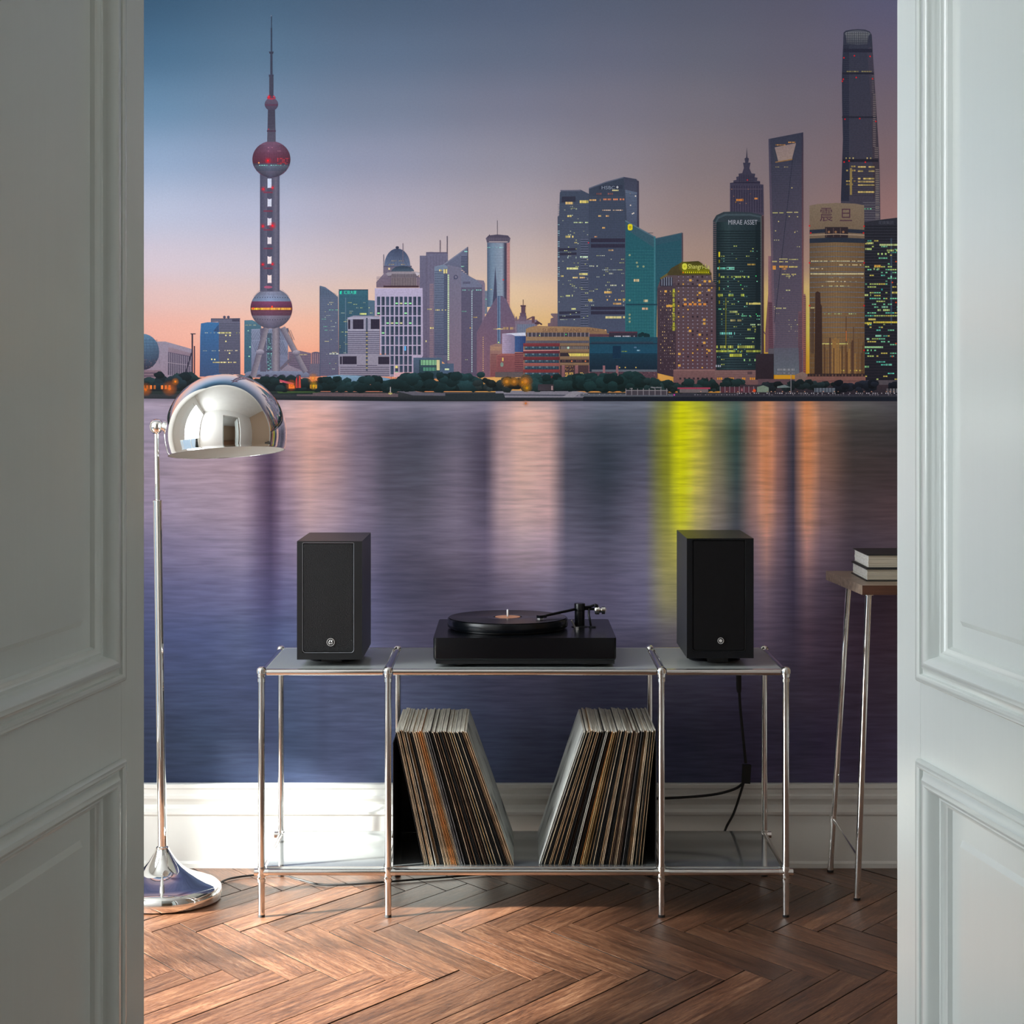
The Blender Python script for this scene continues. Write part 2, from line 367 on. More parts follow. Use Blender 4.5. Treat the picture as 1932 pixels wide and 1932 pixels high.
# light falloff offset in the ink, lighter where the wall is dim: colours read off the photograph divided by the light falling on the wall there
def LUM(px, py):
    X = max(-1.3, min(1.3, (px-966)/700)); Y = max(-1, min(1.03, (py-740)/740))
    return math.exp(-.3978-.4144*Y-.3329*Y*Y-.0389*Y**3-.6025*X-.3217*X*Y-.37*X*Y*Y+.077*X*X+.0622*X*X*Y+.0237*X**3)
mural = thing('wall_mural', (0, YB-.001, 1.4), 'printed wall mural of a riverside city skyline at dusk above the baseboard', 'mural')
def print_mat(name, ripple=0, alpha=False, line=0):
    m = bpy.data.materials.new(name); m.use_nodes = True; nt = m.node_tree; b = nt.nodes['Principled BSDF']; L = nt.links
    b.inputs['Roughness'].default_value = .75; b.inputs['Specular IOR Level'].default_value = .15
    at_ = nt.nodes.new('ShaderNodeAttribute'); at_.attribute_name = 'ink'; src = at_.outputs['Color']
    tc = nt.nodes.new('ShaderNodeTexCoord')
    def noise(sc_, st, det, lo, hi, amt):
        global_src = None
        mp = nt.nodes.new('ShaderNodeMapping'); mp.inputs['Scale'].default_value = st; L.new(tc.outputs['Object'], mp.inputs[0])
        n = nt.nodes.new('ShaderNodeTexNoise'); n.inputs['Scale'].default_value = sc_; n.inputs['Detail'].default_value = det; L.new(mp.outputs[0], n.inputs['Vector'])
        r = nt.nodes.new('ShaderNodeMapRange'); r.inputs[1].default_value = lo; r.inputs[2].default_value = hi; r.inputs[3].default_value = 1-amt; r.inputs[4].default_value = 1+amt
        L.new(n.outputs[0], r.inputs[0]); return r.outputs[0]
    fs = []
    if ripple: fs = [noise(44, (.22, 1, 2.6), 5, .32, .68, ripple), noise(12, (.22, 1, 2.6), 3, .35, .65, ripple*.35)]
    elif line: fs = [noise(220, (1, 1, 1), 3, .3, .7, line)]
    for f in fs:
        mx = nt.nodes.new('ShaderNodeMix'); mx.data_type = 'RGBA'; mx.blend_type = 'MULTIPLY'; mx.inputs[0].default_value = 1
        L.new(src, mx.inputs[6]); L.new(f, mx.inputs[7]); src = mx.outputs[2]
    L.new(src, b.inputs['Base Color'])
    if alpha: L.new(at_.outputs['Alpha'], b.inputs['Alpha'])
    n = nt.nodes.new('ShaderNodeTexNoise'); n.inputs['Scale'].default_value = 260; L.new(tc.outputs['Object'], n.inputs['Vector'])
    bp = nt.nodes.new('ShaderNodeBump'); bp.inputs['Strength'].default_value = .10; bp.inputs['Distance'].default_value = .001
    L.new(n.outputs[0], bp.inputs['Height']); L.new(bp.outputs[0], b.inputs['Normal'])
    return m
PM = print_mat('mural_ink', line=.10); PW = print_mat('mural_ink_water', ripple=.17); PS = print_mat('mural_ink_sky', line=.025); PG = print_mat('mural_ink_glow', alpha=True)

HM = np.zeros((3400, 13300), np.int16)            # stacking order of the ink layers on a quarter-pixel raster
def layer(pts, at_least=0):
    x0 = min(p[0] for p in pts); x1 = max(p[0] for p in pts); y0 = min(p[1] for p in pts); y1 = max(p[1] for p in pts)
    a, b = int(round((x0+700)*4)), int(round((x1+700)*4)); c, d = int(round((y0+60)*4)), int(round((y1+60)*4))
    a = max(0, min(a, 13299)); c = max(0, min(c, 3399)); b = max(a+1, min(b, 13300)); d = max(c+1, min(d, 3400))
    k = int(HM[c:d, a:b].max())+1; HM[c:d, a:b] = k; return k
LSTEP = .00002

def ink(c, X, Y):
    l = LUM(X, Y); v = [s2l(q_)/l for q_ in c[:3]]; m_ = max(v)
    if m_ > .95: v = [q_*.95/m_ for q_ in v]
    return (v[0], v[1], v[2], c[3] if len(c) > 3 else 1)

class Print:
    level = 1
    def __init__(s, name, m=None, label=None):
        s.v = []; s.f = []; s.c = []; s.name = name; s.m = m or PM; s.lv = Print.level*.00024; s.sub = 0; s.label = label; Print.level += 1; s.T(0, 0, 1)
    def T(s, ox, oy, k): s.o = (ox, oy, k); return s
    def px(s, x, y): ox, oy, k = s.o; return ox+x/k, oy+y/k
    def face(s, pts, cols, Y=None):
        """pts in the current frame, cols one or per-point sRGB (+alpha)"""
        if Y is None: Y = MY-.0002-LSTEP*layer([s.px(x, y) for x, y in pts])
        if not isinstance(cols[0], (tuple, list)): cols = [cols]*len(pts)
        i0 = len(s.v)
        for (x, y), c in zip(pts, cols):
            X, Yp = s.px(x, y); s.v.append(((X-CX)/F*YB, Y, CZ-(Yp-HOR)/F*YB))
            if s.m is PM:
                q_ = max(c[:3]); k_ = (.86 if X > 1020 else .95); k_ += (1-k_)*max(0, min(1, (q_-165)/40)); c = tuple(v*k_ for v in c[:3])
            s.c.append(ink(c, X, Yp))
        s.f.append(list(range(i0, i0+len(pts)))); return s
    poly = face
    def rect(s, x0, y0, x1, y1, c, c2=None): return s.face([(x0, y0), (x1, y0), (x1, y1), (x0, y1)], [c, c, c2 or c, c2 or c])
    def hgrad(s, x0, y0, x1, y1, a, b): return s.face([(x0, y0), (x1, y0), (x1, y1), (x0, y1)], [a, b, b, a])
    def vpoly(s, pts, top, bot):
        ys_ = [p[1] for p in pts]; a, b = min(ys_), max(ys_)
        return s.face(pts, [tuple(top[i]+(bot[i]-top[i])*(p[1]-a)/(b-a or 1) for i in range(3)) for p in pts])
    def ell(s, cx, cy, rx, ry, c, c2=None, a0=0, a1=360, n=28):
        pts = [(cx+rx*math.cos(math.radians(a0+(a1-a0)*k/n)), cy-ry*math.sin(math.radians(a0+(a1-a0)*k/n))) for k in range(n+(a1-a0 < 360))]
        return s.vpoly(pts, c, c2) if c2 else s.face(pts, c)
    def line(s, x0, y0, x1, y1, w_, c):
        dx, dy = x1-x0, y1-y0; l = math.hypot(dx, dy) or 1; nx, ny = -dy/l*w_/2, dx/l*w_/2
        return s.face([(x0+nx, y0+ny), (x1+nx, y1+ny), (x1-nx, y1-ny), (x0-nx, y0-ny)], c)
    def stripes(s, x0, y0, x1, y1, step, w_, c, vert=False, slope=0):
        k = (x0 if vert else y0)
        while k < (x1 if vert else y1):
            if vert: s.rect(k, y0, k+w_, y1, c)
            else: s.face([(x0, k), (x1, k+slope), (x1, k+w_+slope), (x0, k+w_)], c)
            k += step
        return s
    def lits(s, x0, y0, x1, y1, sx, sy, w_, h_, p, cols, seed=1, run=1):
        """random lit windows; run: mean length of a lit run"""
        r = random.Random(seed); y = y0
        while y < y1:
            x = x0
            while x < x1:
                if r.random() < p:
                    c = r.choice(cols); k = 1+int(r.random()*run)
                    for _ in range(k):
                        if x < x1 and r.random() < .9:
                            f = .75+.35*r.random(); s.rect(x, y, x+w_, y+h_, tuple(min(255, q_*f) for q_ in c))
                        x += sx
                else: x += sx
            y += sy
        return s
    def row(s, x0, x1, y, h_, sx, w_, p, c, seed=1):
        r = random.Random(seed); x = x0
        while x < x1:
            if r.random() < p: f = .7+.4*r.random(); s.rect(x, y, min(x+w_, x1), y+h_, tuple(min(255, q_*f) for q_ in c))
            x += sx
        return s
    def dots(s, pts, r_, c):
        for x, y in pts: s.ell(x, y, r_, r_, c, n=8)
        return s
    def text(s, body, x0, y0, w_, h_, c, slant=0):
        """fit the lettering into the box x0,y0,w,h of the current frame"""
        cu = bpy.data.curves.new('t', 'FONT'); cu.body = body; cu.resolution_u = 3; o = bpy.data.objects.new('t', cu); COL.objects.link(o)
        me = o.to_mesh(); vs = [v.co.copy() for v in me.vertices]; fs = [list(p.vertices) for p in me.polygons]; o.to_mesh_clear(); bpy.data.objects.remove(o)
        if not vs: return s
        a, b = min(v.x for v in vs), max(v.x for v in vs); d, e = min(v.y for v in vs), max(v.y for v in vs)
        i0 = len(s.v); Y = MY-.0002-LSTEP*layer([s.px(x0, y0), s.px(x0+w_, y0+h_)])
        for v in vs:
            fx = (v.x-a)/(b-a or 1); fy = (e-v.y)/(e-d or 1)
            X, Yp = s.px(x0+fx*w_+slant*(1-fy)*h_, y0+fy*h_); s.v.append(((X-CX)/F*YB, Y, CZ-(Yp-HOR)/F*YB))
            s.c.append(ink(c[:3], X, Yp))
        s.f += [[i0+k for k in f] for f in fs]; return s
    def glow(s, x, y, r_, c, a=.8):
        n = 12; Yg = MY-.0002-LSTEP*layer([s.px(x-r_, y-r_), s.px(x+r_, y+r_)])
        for k in range(n):
            a0, a1 = 2*math.pi*k/n, 2*math.pi*(k+1)/n
            p1, p2 = (x+r_*math.cos(a0), y+r_*math.sin(a0)), (x+r_*math.cos(a1), y+r_*math.sin(a1)); m1, m2 = (x+.35*r_*math.cos(a0), y+.35*r_*math.sin(a0)), (x+.35*r_*math.cos(a1), y+.35*r_*math.sin(a1))
            s.face([(x, y), m1, m2], [c+(a,), c+(a*.35,), c+(a*.35,)], Yg); s.face([m1, p1, p2, m2], [c+(a*.35,), c+(0,), c+(0,), c+(a*.35,)], Yg)
        return s
    def done(s):
        me = bpy.data.meshes.new(s.name); me.from_pydata(s.v, [], s.f); me.update()
        at_ = me.attributes.new('ink', 'FLOAT_COLOR', 'POINT'); at_.data.foreach_set('color', np.array(s.c, np.float32).ravel())
        o = link(s.name, me, s.m, mural)
        if s.label: o['label'] = s.label
        if s.name in ('riverside_terraces', 'tower_beacons', 'roof_sign_glow', 'street_lamp_glow', 'tree_belt'): o['kind'] = 'stuff'
        return o

def grid(name, xs, ys_, table, m, nx, ny, label=None, smooth=True):
    """bilinear/smooth table of sRGB colours resampled to a fine grid"""
    tab = np.array(table, float); xs = np.array(xs, float); ys_ = np.array(ys_, float); pr = Print(name, m, label)
    gx = np.unique(np.concatenate([np.linspace(xs[0], xs[-1], nx), xs])); gy = np.unique(np.concatenate([np.linspace(ys_[0], ys_[-1], ny), ys_]))
    def w(g, k):
        i = np.clip(np.searchsorted(k, g, side='right')-1, 0, len(k)-2); t = (g-k[i])/(k[i+1]-k[i]); return i, (t*t*(3-2*t)*.6+t*.4 if smooth else t)
    ix, tx = w(gx, xs); iy, ty = w(gy, ys_)
    c = ((tab[iy][:, ix]*(1-tx)[None, :, None]+tab[iy][:, ix+1]*tx[None, :, None])*(1-ty)[:, None, None] +
         (tab[iy+1][:, ix]*(1-tx)[None, :, None]+tab[iy+1][:, ix+1]*tx[None, :, None])*ty[:, None, None])
    W_, H_ = len(gx), len(gy); Y = MY
    for j in range(H_):
        for i in range(W_):
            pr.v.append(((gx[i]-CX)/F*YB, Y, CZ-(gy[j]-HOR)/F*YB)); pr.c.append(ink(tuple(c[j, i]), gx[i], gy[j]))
    pr.f = [[j*W_+i, (j+1)*W_+i, (j+1)*W_+i+1, j*W_+i+1] for j in range(H_-1) for i in range(W_-1)]
    pr.done(); return c

# sky, rows downwards; columns x = 270, 480, 700, 960, 1150, 1330, 1500, 1700
sx_ = [-30, 270, 480, 700, 960, 1150, 1330, 1500, 1700, 2010]; sy_ = [-262, 0, 100, 200, 300, 400, 500, 560, 620, 700, 745]
def ext(r): return [r[0]]+r+[r[-1]]
SKY = [ext(r) for r in [
    [(38,62,88),(48,72,98),(56,74,100),(60,72,95),(62,72,92),(64,70,88),(66,68,84),(66,66,82)],
    [(58,92,122),(72,100,128),(76,95,120),(80,92,116),(82,90,110),(82,86,104),(82,82,100),(80,80,105)],
    [(74,110,142),(88,116,144),(92,110,136),(94,104,126),(96,100,120),(94,96,112),(92,90,106),(92,86,106)],
    [(104,138,170),(112,134,162),(114,126,150),(116,118,138),(114,112,128),(110,106,118),(104,98,110),(104,92,104)],
    [(146,168,200),(142,156,184),(142,146,170),(140,138,154),(132,126,138),(124,114,120),(116,104,112),(118,98,104)],
    [(186,192,216),(178,180,204),(172,166,184),(166,156,166),(152,138,142),(138,122,122),(126,108,110),(140,108,108)],
    [(212,196,208),(206,192,202),(200,182,186),(196,176,170),(182,156,144),(156,132,122),(150,124,112),(166,122,112)],
    [(224,188,186),(222,190,184),(218,186,172),(220,190,158),(206,170,140),(180,148,112),(196,172,104),(186,138,104)],
    [(236,176,162),(238,180,160),(236,176,148),(238,198,138),(228,182,124),(214,176,100),(226,208,100),(200,150,90)],
    [(238,162,140),(240,160,134),(240,152,118),(238,184,110),(230,170,100),(224,170,80),(238,176,50),(206,140,70)],
    [(230,150,130),(236,148,120),(232,140,104),(232,170,90),(220,150,80),(214,150,60),(230,150,30),(190,120,50)]]]
grid('sky', sx_, sy_, SKY, PS, 90, 70, 'pale dusk sky fading from blue to peach')
# river
wx = [-30, 270, 380, 455, 510, 540, 585, 612, 680, 735, 790, 860, 915, 945, 985, 1035, 1070, 1140, 1215, 1258, 1285, 1318, 1352, 1390, 1424, 1446, 1468, 1496, 1522, 1550, 1610, 1700, 2010]
wy = [748, 764, 782, 815, 880, 960, 1040, 1120, 1200, 1300, 1400, 1520]
def ew(r): return [r[0]]+r+[r[-1]]
WAT = [ew(r) for r in [
 [(120,112,130),(120,112,130),(124,114,132),(120,112,130),(150,130,136),(180,150,150),(170,146,150),(112,106,124),(98,98,116),(90,92,110),(94,94,110),(88,88,106),(110,100,112),(150,126,124),(130,112,116),(74,76,92),(66,72,86),(70,74,88),(84,88,50),(150,150,10),(120,124,30),(84,86,60),(60,74,70),(110,84,72),(180,120,80),(110,84,76),(84,72,76),(176,112,74),(100,80,72),(64,62,62),(58,56,60)],
 [(164,150,170),(166,150,168),(172,154,170),(160,142,160),(200,170,174),(226,182,176),(214,178,178),(150,140,160),(138,132,154),(126,124,144),(130,124,142),(124,118,138),(160,138,146),(196,162,156),(176,148,150),(112,108,126),(98,102,118),(100,104,120),(110,114,60),(196,196,20),(160,162,50),(110,112,86),(70,88,84),(130,98,86),(206,142,100),(130,98,90),(90,82,90),(206,136,92),(120,94,86),(78,76,76),(68,66,72)],
 [(154,142,164),(158,144,164),(162,146,164),(140,124,146),(206,170,170),(236,184,172),(222,176,170),(142,130,150),(112,110,130),(104,104,124),(118,112,132),(104,98,118),(170,142,146),(214,172,160),(190,154,148),(98,96,112),(82,88,102),(84,88,102),(120,122,50),(204,204,10),(170,166,44),(118,116,80),(60,84,80),(140,102,86),(216,148,104),(136,98,88),(72,66,78),(222,146,98),(126,94,82),(70,68,66),(60,58,62)],
 [(150,138,160),(156,142,160),(150,134,154),(104,88,116),(190,158,162),(232,182,172),(218,172,168),(136,124,146),(90,88,106),(82,82,100),(104,100,118),(80,74,92),(170,140,142),(208,168,156),(186,148,142),(78,78,92),(56,62,74),(70,74,88),(116,118,34),(206,206,8),(168,160,50),(100,98,68),(46,66,62),(130,92,76),(214,142,98),(126,88,78),(52,50,62),(220,142,94),(118,86,72),(54,50,50),(46,44,46)],
 [(152,138,158),(168,146,160),(170,146,158),(84,66,90),(168,140,154),(222,178,170),(206,168,168),(140,126,148),(90,88,106),(84,84,100),(110,102,120),(74,68,86),(170,142,146),(204,166,156),(186,150,146),(70,70,84),(48,54,66),(74,74,90),(112,114,30),(200,200,16),(160,150,66),(106,100,76),(46,60,60),(134,96,82),(206,134,94),(120,84,78),(46,44,56),(208,134,92),(112,82,72),(54,46,46),(50,42,44)],
 [(146,134,160),(158,142,162),(164,144,162),(84,68,94),(150,130,152),(200,168,172),(188,160,170),(142,128,152),(100,96,116),(98,94,112),(122,112,132),(90,82,102),(170,144,150),(194,162,160),(180,148,150),(78,76,92),(58,60,74),(88,84,102),(118,118,50),(186,184,30),(150,138,84),(108,98,86),(56,60,64),(128,96,90),(182,126,100),(112,84,84),(52,48,62),(186,128,100),(104,80,80),(60,50,54),(64,50,54)],
 [(118,114,148),(130,122,152),(140,130,156),(80,70,100),(128,116,146),(158,142,164),(152,138,162),(130,120,148),(108,104,130),(112,106,130),(128,118,142),(108,98,122),(148,130,148),(164,144,156),(154,134,150),(92,88,108),(76,74,92),(94,90,110),(130,124,70),(150,144,70),(126,116,92),(98,92,96),(62,62,74),(104,86,94),(140,106,102),(98,80,90),(56,52,68),(138,104,102),(92,76,86),(60,52,62),(64,54,62)],
 [(92,96,136),(100,102,140),(108,108,144),(76,74,110),(100,100,138),(116,112,146),(118,114,146),(112,108,142),(104,102,132),(106,104,132),(112,106,134),(104,98,126),(118,110,136),(124,114,138),(118,110,134),(92,88,112),(82,78,100),(92,88,112),(124,118,84),(118,112,80),(96,90,94),(82,78,94),(62,60,76),(84,74,90),(100,84,96),(80,70,86),(60,54,72),(96,80,92),(76,66,82),(58,50,64),(60,50,62)],
 [(74,84,124),(78,88,128),(84,94,130),(70,78,116),(80,90,128),(88,94,130),(92,96,130),(94,96,130),(94,96,126),(94,94,124),(96,94,124),(94,92,120),(98,94,122),(100,94,120),(96,92,118),(84,82,106),(78,76,98),(80,78,100),(88,84,92),(84,78,86),(76,72,88),(70,66,84),(60,56,74),(68,60,76),(74,64,78),(66,58,74),(56,50,66),(70,58,72),(62,52,68),(54,44,58),(54,44,56)],
 [(62,72,104),(64,76,108),(68,78,110),(64,74,106),(68,80,110),(72,82,112),(74,82,112),(74,82,110),(74,80,108),(74,80,106),(72,78,104),(72,76,102),(74,76,102),(74,76,102),(72,74,98),(66,68,90),(60,62,84),(58,60,80),(58,58,76),(56,56,74),(54,54,72),(52,50,68),(48,46,64),(50,46,62),(50,46,60),(48,44,58),(46,42,56),(48,42,56),(46,40,54),(44,38,52),(44,38,50)],
 [(50,60,86),(52,64,90),(56,66,92),(56,64,92),(56,68,94),(60,70,96),(62,70,96),(62,68,94),(60,68,92),(60,66,90),(58,66,88),(58,64,88),(58,64,88),(58,62,84),(56,60,82),(50,54,74),(46,50,68),(42,46,64),(40,42,60),(38,40,58),(38,40,56),(38,38,54),(36,36,52),(36,34,50),(36,34,50),(36,34,48),(34,32,48),(34,32,46),(34,30,46),(34,30,44),(34,30,44)],
 [(44,54,80),(46,56,82),(48,58,84),(48,58,82),(50,58,84),(52,60,84),(54,60,84),(54,60,82),(52,60,80),(52,58,80),(50,58,78),(50,56,78),(50,56,76),(50,54,74),(48,52,72),(44,48,66),(40,44,60),(36,40,56),(34,36,52),(32,36,50),(32,34,50),(32,34,48),(32,32,46),(32,30,46),(32,30,44),(32,30,44),(30,30,42),(30,28,42),(30,28,42),(30,28,40),(30,28,40)]]]
MY -= .0001
grid('river', wx, wy, WAT, PW, 200, 90, 'calm river with blurred vertical reflections')

B_ = lambda name, label=None, m=None: Print(name, m, label)
Y1, Y2, OG, GN, RD = (235,225,150), (210,215,130), (235,165,80), (120,220,170), (255,40,50)
A_, Bc, Cc, Dc, Ec, Fc, Gc, Hc = (260,500,5.367), (440,20,2.76), (580,440,4.6), (880,320,4.2), (1220,240,3.578), (1500,30,2.575), (980,560,6.9), (1230,480,4.11)
# --- far left
p = B_('glass_dome_hall').T(*A_)
p.vpoly([(-1540,900),(175,775),(280,775),(545,850),(545,1150),(-1540,1150)], (152,142,162), (150,130,148))
p.vpoly([(310,830),(540,892),(540,1148),(305,1112)], (92,84,108), (74,66,84)); p.vpoly([(310,830),(540,892),(540,925),(310,880)], (150,130,145), (140,120,138))
for k in range(12): x = 318+k*19; p.poly([(x,885+k*4.2),(x+7,887+k*4.2),(x+7,1130),(x,1128)], (150,138,156))
p.poly([(306,985),(540,1015),(540,1020),(306,991)], (160,146,160)); p.ell(50, 880, 168, 184, (96,132,164), (50,48,66))
for k in range(7): p.poly([(50-158,760+k*30),(50+150,760+k*30),(50+150,763+k*30),(50-158,763+k*30)], (60,80,108))
for k in range(8): p.line(-60+k*36, 730+abs(k-3)*8, -75+k*42, 1000, 3, (66,86,112))
p.lits(-60, 930, 190, 1040, 16, 14, 8, 5, .25, [(150,110,110),(120,90,90)], 3); p.rect(-1540, 1065, 235, 1160, (136,112,124)); p.rect(-1540, 1088, 200, 1100, (96,80,98)); p.rect(-1540, 1118, 180, 1130, (92,74,92)); p.done()
p = B_('crane_mast').T(*A_); p.rect(545, 700, 560, 1140, (58,50,68)); p.rect(535, 693, 586, 702, (58,50,68)); p.rect(568, 820, 580, 1120, (80,56,72)); p.line(545, 890, 470, 1150, 14, (58,54,72)); p.done()
p = B_('blue_office_block').T(*A_)
p.vpoly([(740,545),(1035,538),(1040,1130),(815,1130),(815,575),(740,580)], (104,104,126), (84,82,104)); p.stripes(825, 590, 1036, 1120, 17, 5, (74,76,98)); p.rect(742, 541, 1037, 548, (70,66,88)); p.rect(955, 550, 1030, 572, (70,66,88))
p.vpoly([(640,592),(705,580),(822,580),(822,1130),(628,1130),(632,720)], (62,112,164), (64,80,116)); p.stripes(640, 700, 820, 1120, 17, 3, (52,84,128))
p.poly([(820,600),(820,680),(765,670)], (56,80,120)); p.dots([(878,528),(918,528)], 15, (86,82,104)); p.rect(872, 535, 885, 545, (80,76,98)); p.rect(912, 535, 925, 545, (80,76,98))
p.row(820, 945, 680, 14, 15, 12, .9, Y1, 1); p.row(970, 1030, 682, 10, 14, 10, .8, Y2, 2); p.row(680, 820, 682, 9, 18, 12, .5, (180,190,190), 3); p.row(820, 1015, 862, 9, 12, 9, .7, (225,210,170), 5); p.row(660, 790, 865, 7, 15, 10, .5, (190,200,190), 4)
p.row(760, 1000, 980, 12, 14, 12, .8, (230,215,150), 7); p.dots([(930,893),(893,773),(750,955),(780,957),(915,955),(893,713),(935,713)], 8, Y1); p.done()
p = B_('teal_block').T(*A_)
p.vpoly([(1080,560),(1160,558),(1250,600),(1250,1100),(1078,1100)], (84,120,140), (64,92,116)); p.stripes(1084, 600, 1240, 1090, 16, 4, (56,84,104)); p.row(1090, 1200, 606, 6, 14, 9, .8, (200,200,160), 3); p.dots([(1137,830),(1128,925),(1120,665)], 7, (170,230,190)); p.done()
p = B_('diagonal_glass_block').T(*A_)
p.vpoly([(1150,650),(1440,640),(1520,650),(1522,1090),(1150,1090)], (140,148,176), (112,112,140))
for k in range(26): p.line(1120+k*17, 660+max(0, 0), 1160+k*17, 760, 4, (80,88,112)); p.line(1105+k*17, 770, 1160+k*17, 910, 4, (80,88,112)) if 1105+k*17 > 1150 and k < 22 else None
p.rect(1505, 640, 1525, 700, (100,100,124)); p.done()
p = B_('low_riverside_blocks').T(*A_)
p.vpoly([(1525,880),(1640,868),(1755,892),(1755,1130),(1525,1130)], (122,104,124), (104,94,116)); p.stripes(1540, 905, 1750, 1110, 22, 5, (92,84,106)); p.row(1640, 1720, 903, 9, 16, 11, .8, (220,200,140), 3)
p.rect(1760, 895, 1845, 1010, (150,118,130)); p.stripes(1762, 888, 1848, 1010, 21, 9, (92,84,106), True); p.ell(1805, 895, 45, 16, (100,90,112), None, 0, 180); p.rect(1740, 1000, 1850, 1130, (108,102,122)); p.done()
# --- television tower
p = B_('television_tower', 'tall tower with three spheres and a needle mast').T(*A_)
p.vpoly([(1440,1070),(1520,1010),(1700,1085),(1740,1120),(1440,1120)], (150,136,152), (130,120,140)); p.vpoly([(1075,1125),(1100,1085),(1180,1068),(1700,1078),(1740,1105),(1740,1140),(1075,1140)], (134,144,172), (104,104,128))
for k in range(7): p.ell(1150+k*80, 1130, 26, 22, (74,70,90), None, 0, 180)
p.line(1255, 915, 1325, 1075, 24, (104,98,116)); p.line(1445, 1055, 1600, 900, 26, (108,98,114))
p.rect(1240, 640, 1300, 1080, (100,96,118), (94,90,112)); p.hgrad(1362, 630, 1400, 1075, (112,106,124), (146,136,148)); p.hgrad(1400, 630, 1438, 1075, (146,136,148), (100,94,114)); p.rect(1310, 690, 1355, 1060, (74,88,106)); p.lits(1315, 740, 1350, 1050, 11, 17, 8, 10, .5, [(150,220,210),(120,170,180)], 9); p.rect(1300, 870, 1362, 885, (70,68,88))
def leg(a, b, w1): 
    x0, y0 = a; x1, y1 = b; dx, dy = x1-x0, y1-y0; l = math.hypot(dx, dy); nx, ny = -dy/l*w1/2, dx/l*w1/2
    p.face([(x0-nx,y0-ny),(x1-nx,y1-ny),(x1,y1),(x0,y0)], [(146,136,148)]*2+[(128,120,136)]*2); p.face([(x0,y0),(x1,y1),(x1+nx,y1+ny),(x0+nx,y0+ny)], [(128,120,136)]*2+[(98,92,112)]*2)
leg((1303,630), (1165,1135), 58); leg((1465,635), (1700,1085), 56)
p.ell(1240, 882, 42, 28, (176,168,186), (100,94,116)); p.ell(1606, 890, 40, 28, (176,166,182), (98,90,110))
def band(cx, cy, r_, y0, y1, c, c2=None, n=10):
    def hx(y): return math.sqrt(max(0, 1-((y-cy)/r_[1])**2))*r_[0]
    yy = [y0+(y1-y0)*k/n for k in range(n+1)]
    for a, b in zip(yy, yy[1:]):
        t = (a-y0)/(y1-y0); cc = tuple(c[i]+((c2 or c)[i]-c[i])*t for i in range(3)); dk = tuple(q_*.80 for q_ in cc); lt = tuple(min(255, q_*1.08) for q_ in cc)
        p.face([(cx-hx(a), a), (cx-hx(a)*.1, a), (cx-hx(b)*.1, b), (cx-hx(b), b)], [dk, lt, lt, dk]); p.face([(cx-hx(a)*.1, a), (cx+hx(a), a), (cx+hx(b), b), (cx-hx(b)*.1, b)], [lt, dk, dk, lt])
R1 = (212, 204); p.face([(1240,-10),(1436,-10),(1436,260),(1240,270)], (86,86,110))
band(1353, 440, R1, 238, 372, (138,134,156), (122,142,176)); band(1353, 440, R1, 368, 432, (128,70,104), (100,54,84)); band(1353, 440, R1, 430, 462, (180,80,60), (120,50,60)); band(1353, 440, R1, 460, 516, (104,62,84), (84,54,80)); band(1353, 440, R1, 512, 642, (124,116,136), (88,84,106))
p.row(1155, 1550, 434, 20, 15, 12, .97, (255,190,80), 3); p.row(1150, 1260, 438, 14, 15, 13, 1, (255,210,60), 4); p.dots([(1170,440),(1360,422)], 10, (255,70,50)); p.stripes(1165, 470, 1545, 512, 10, 2, (130,90,104))
for yy, hw_ in ((328, 165), (555, 165)):
    for k in range(14): x = 1353-hw_+k*hw_*2/13; p.ell(x, yy+abs(k-6.5)**2*.25*(-1 if yy > 500 else .4), 5, 5, (58,56,80), n=6)
for k in range(8): p.line(1353+(k-3.5)*30, 246, 1353+(k-3.5)*52, 320, 2, (104,102,126))
for yy in (270, 295): p.line(1353-math.sqrt(1-((yy-440)/204)**2)*212, yy, 1353+math.sqrt(1-((yy-440)/204)**2)*212, yy, 2.4, (106,104,128))
p.T(*Bc)
p.hgrad(140, 845, 178, 1462, (74,74,98), (98,96,118)); p.rect(176, 845, 206, 1462, (78,78,100)); p.hgrad(203, 845, 222, 1462, (84,84,108), (108,104,124)); p.hgrad(222, 845, 241, 1462, (108,104,124), (76,76,100))
for y0, y1 in ((875,925),(973,1022),(1074,1120),(1173,1217),(1273,1320),(1370,1420)):
    f = (y0-875)/500; p.rect(179, y0, 200, y1, tuple(a+(b-a)*f for a, b in zip((200,208,232),(240,218,216))))
    p.ell(190, y0, 13, 9, (84,80,106), None, 180, 360) if y0 > 900 else None; p.ell(190, y1+6, 20, 8, (90,82,108), None, 0, 180)
    p.rect(158, y1+18, 206, y1+26, (124,60,84)) if y1 < 1400 else p.ell(182, 1440, 22, 7, (170,90,120))
p.ell(199, 775, 99, 95, (118,84,110), (94,60,84)); band(199, 775, (99, 95), 700, 796, (112,78,104), (104,48,68)); band(199, 775, (99,95), 796, 812, (80,72,94)); band(199, 780, (92,92), 806, 836, (96,104,124), (76,78,100)); band(199, 780, (86,90), 836, 868, (92,88,108), (70,68,90))
p.row(135, 270, 804, 4, 12, 8, .9, (130,200,190), 5); p.lits(150, 712, 250, 748, 10, 18, 7, 3, .4, [(176,120,140),(160,104,130)], 6); p.lits(230, 768, 292, 800, 8, 7, 6, 5, .5, [(200,60,70),(170,60,80)], 7)
p.dots([(181,782)], 5, RD); p.dots([(134,793)], 4, (250,160,90))
p.stripes(108, 740, 290, 792, 9, 1.5, (80,40,62), True)
p.vpoly([(177,684),(221,684),(217,515),(181,515)], (70,68,88), (88,84,104)); p.stripes(182, 522, 216, 615, 8, 2.5, (56,54,74)); p.rect(176, 623, 222, 632, (78,60,82)); p.dots([(185,618)], 3, (220,50,70))
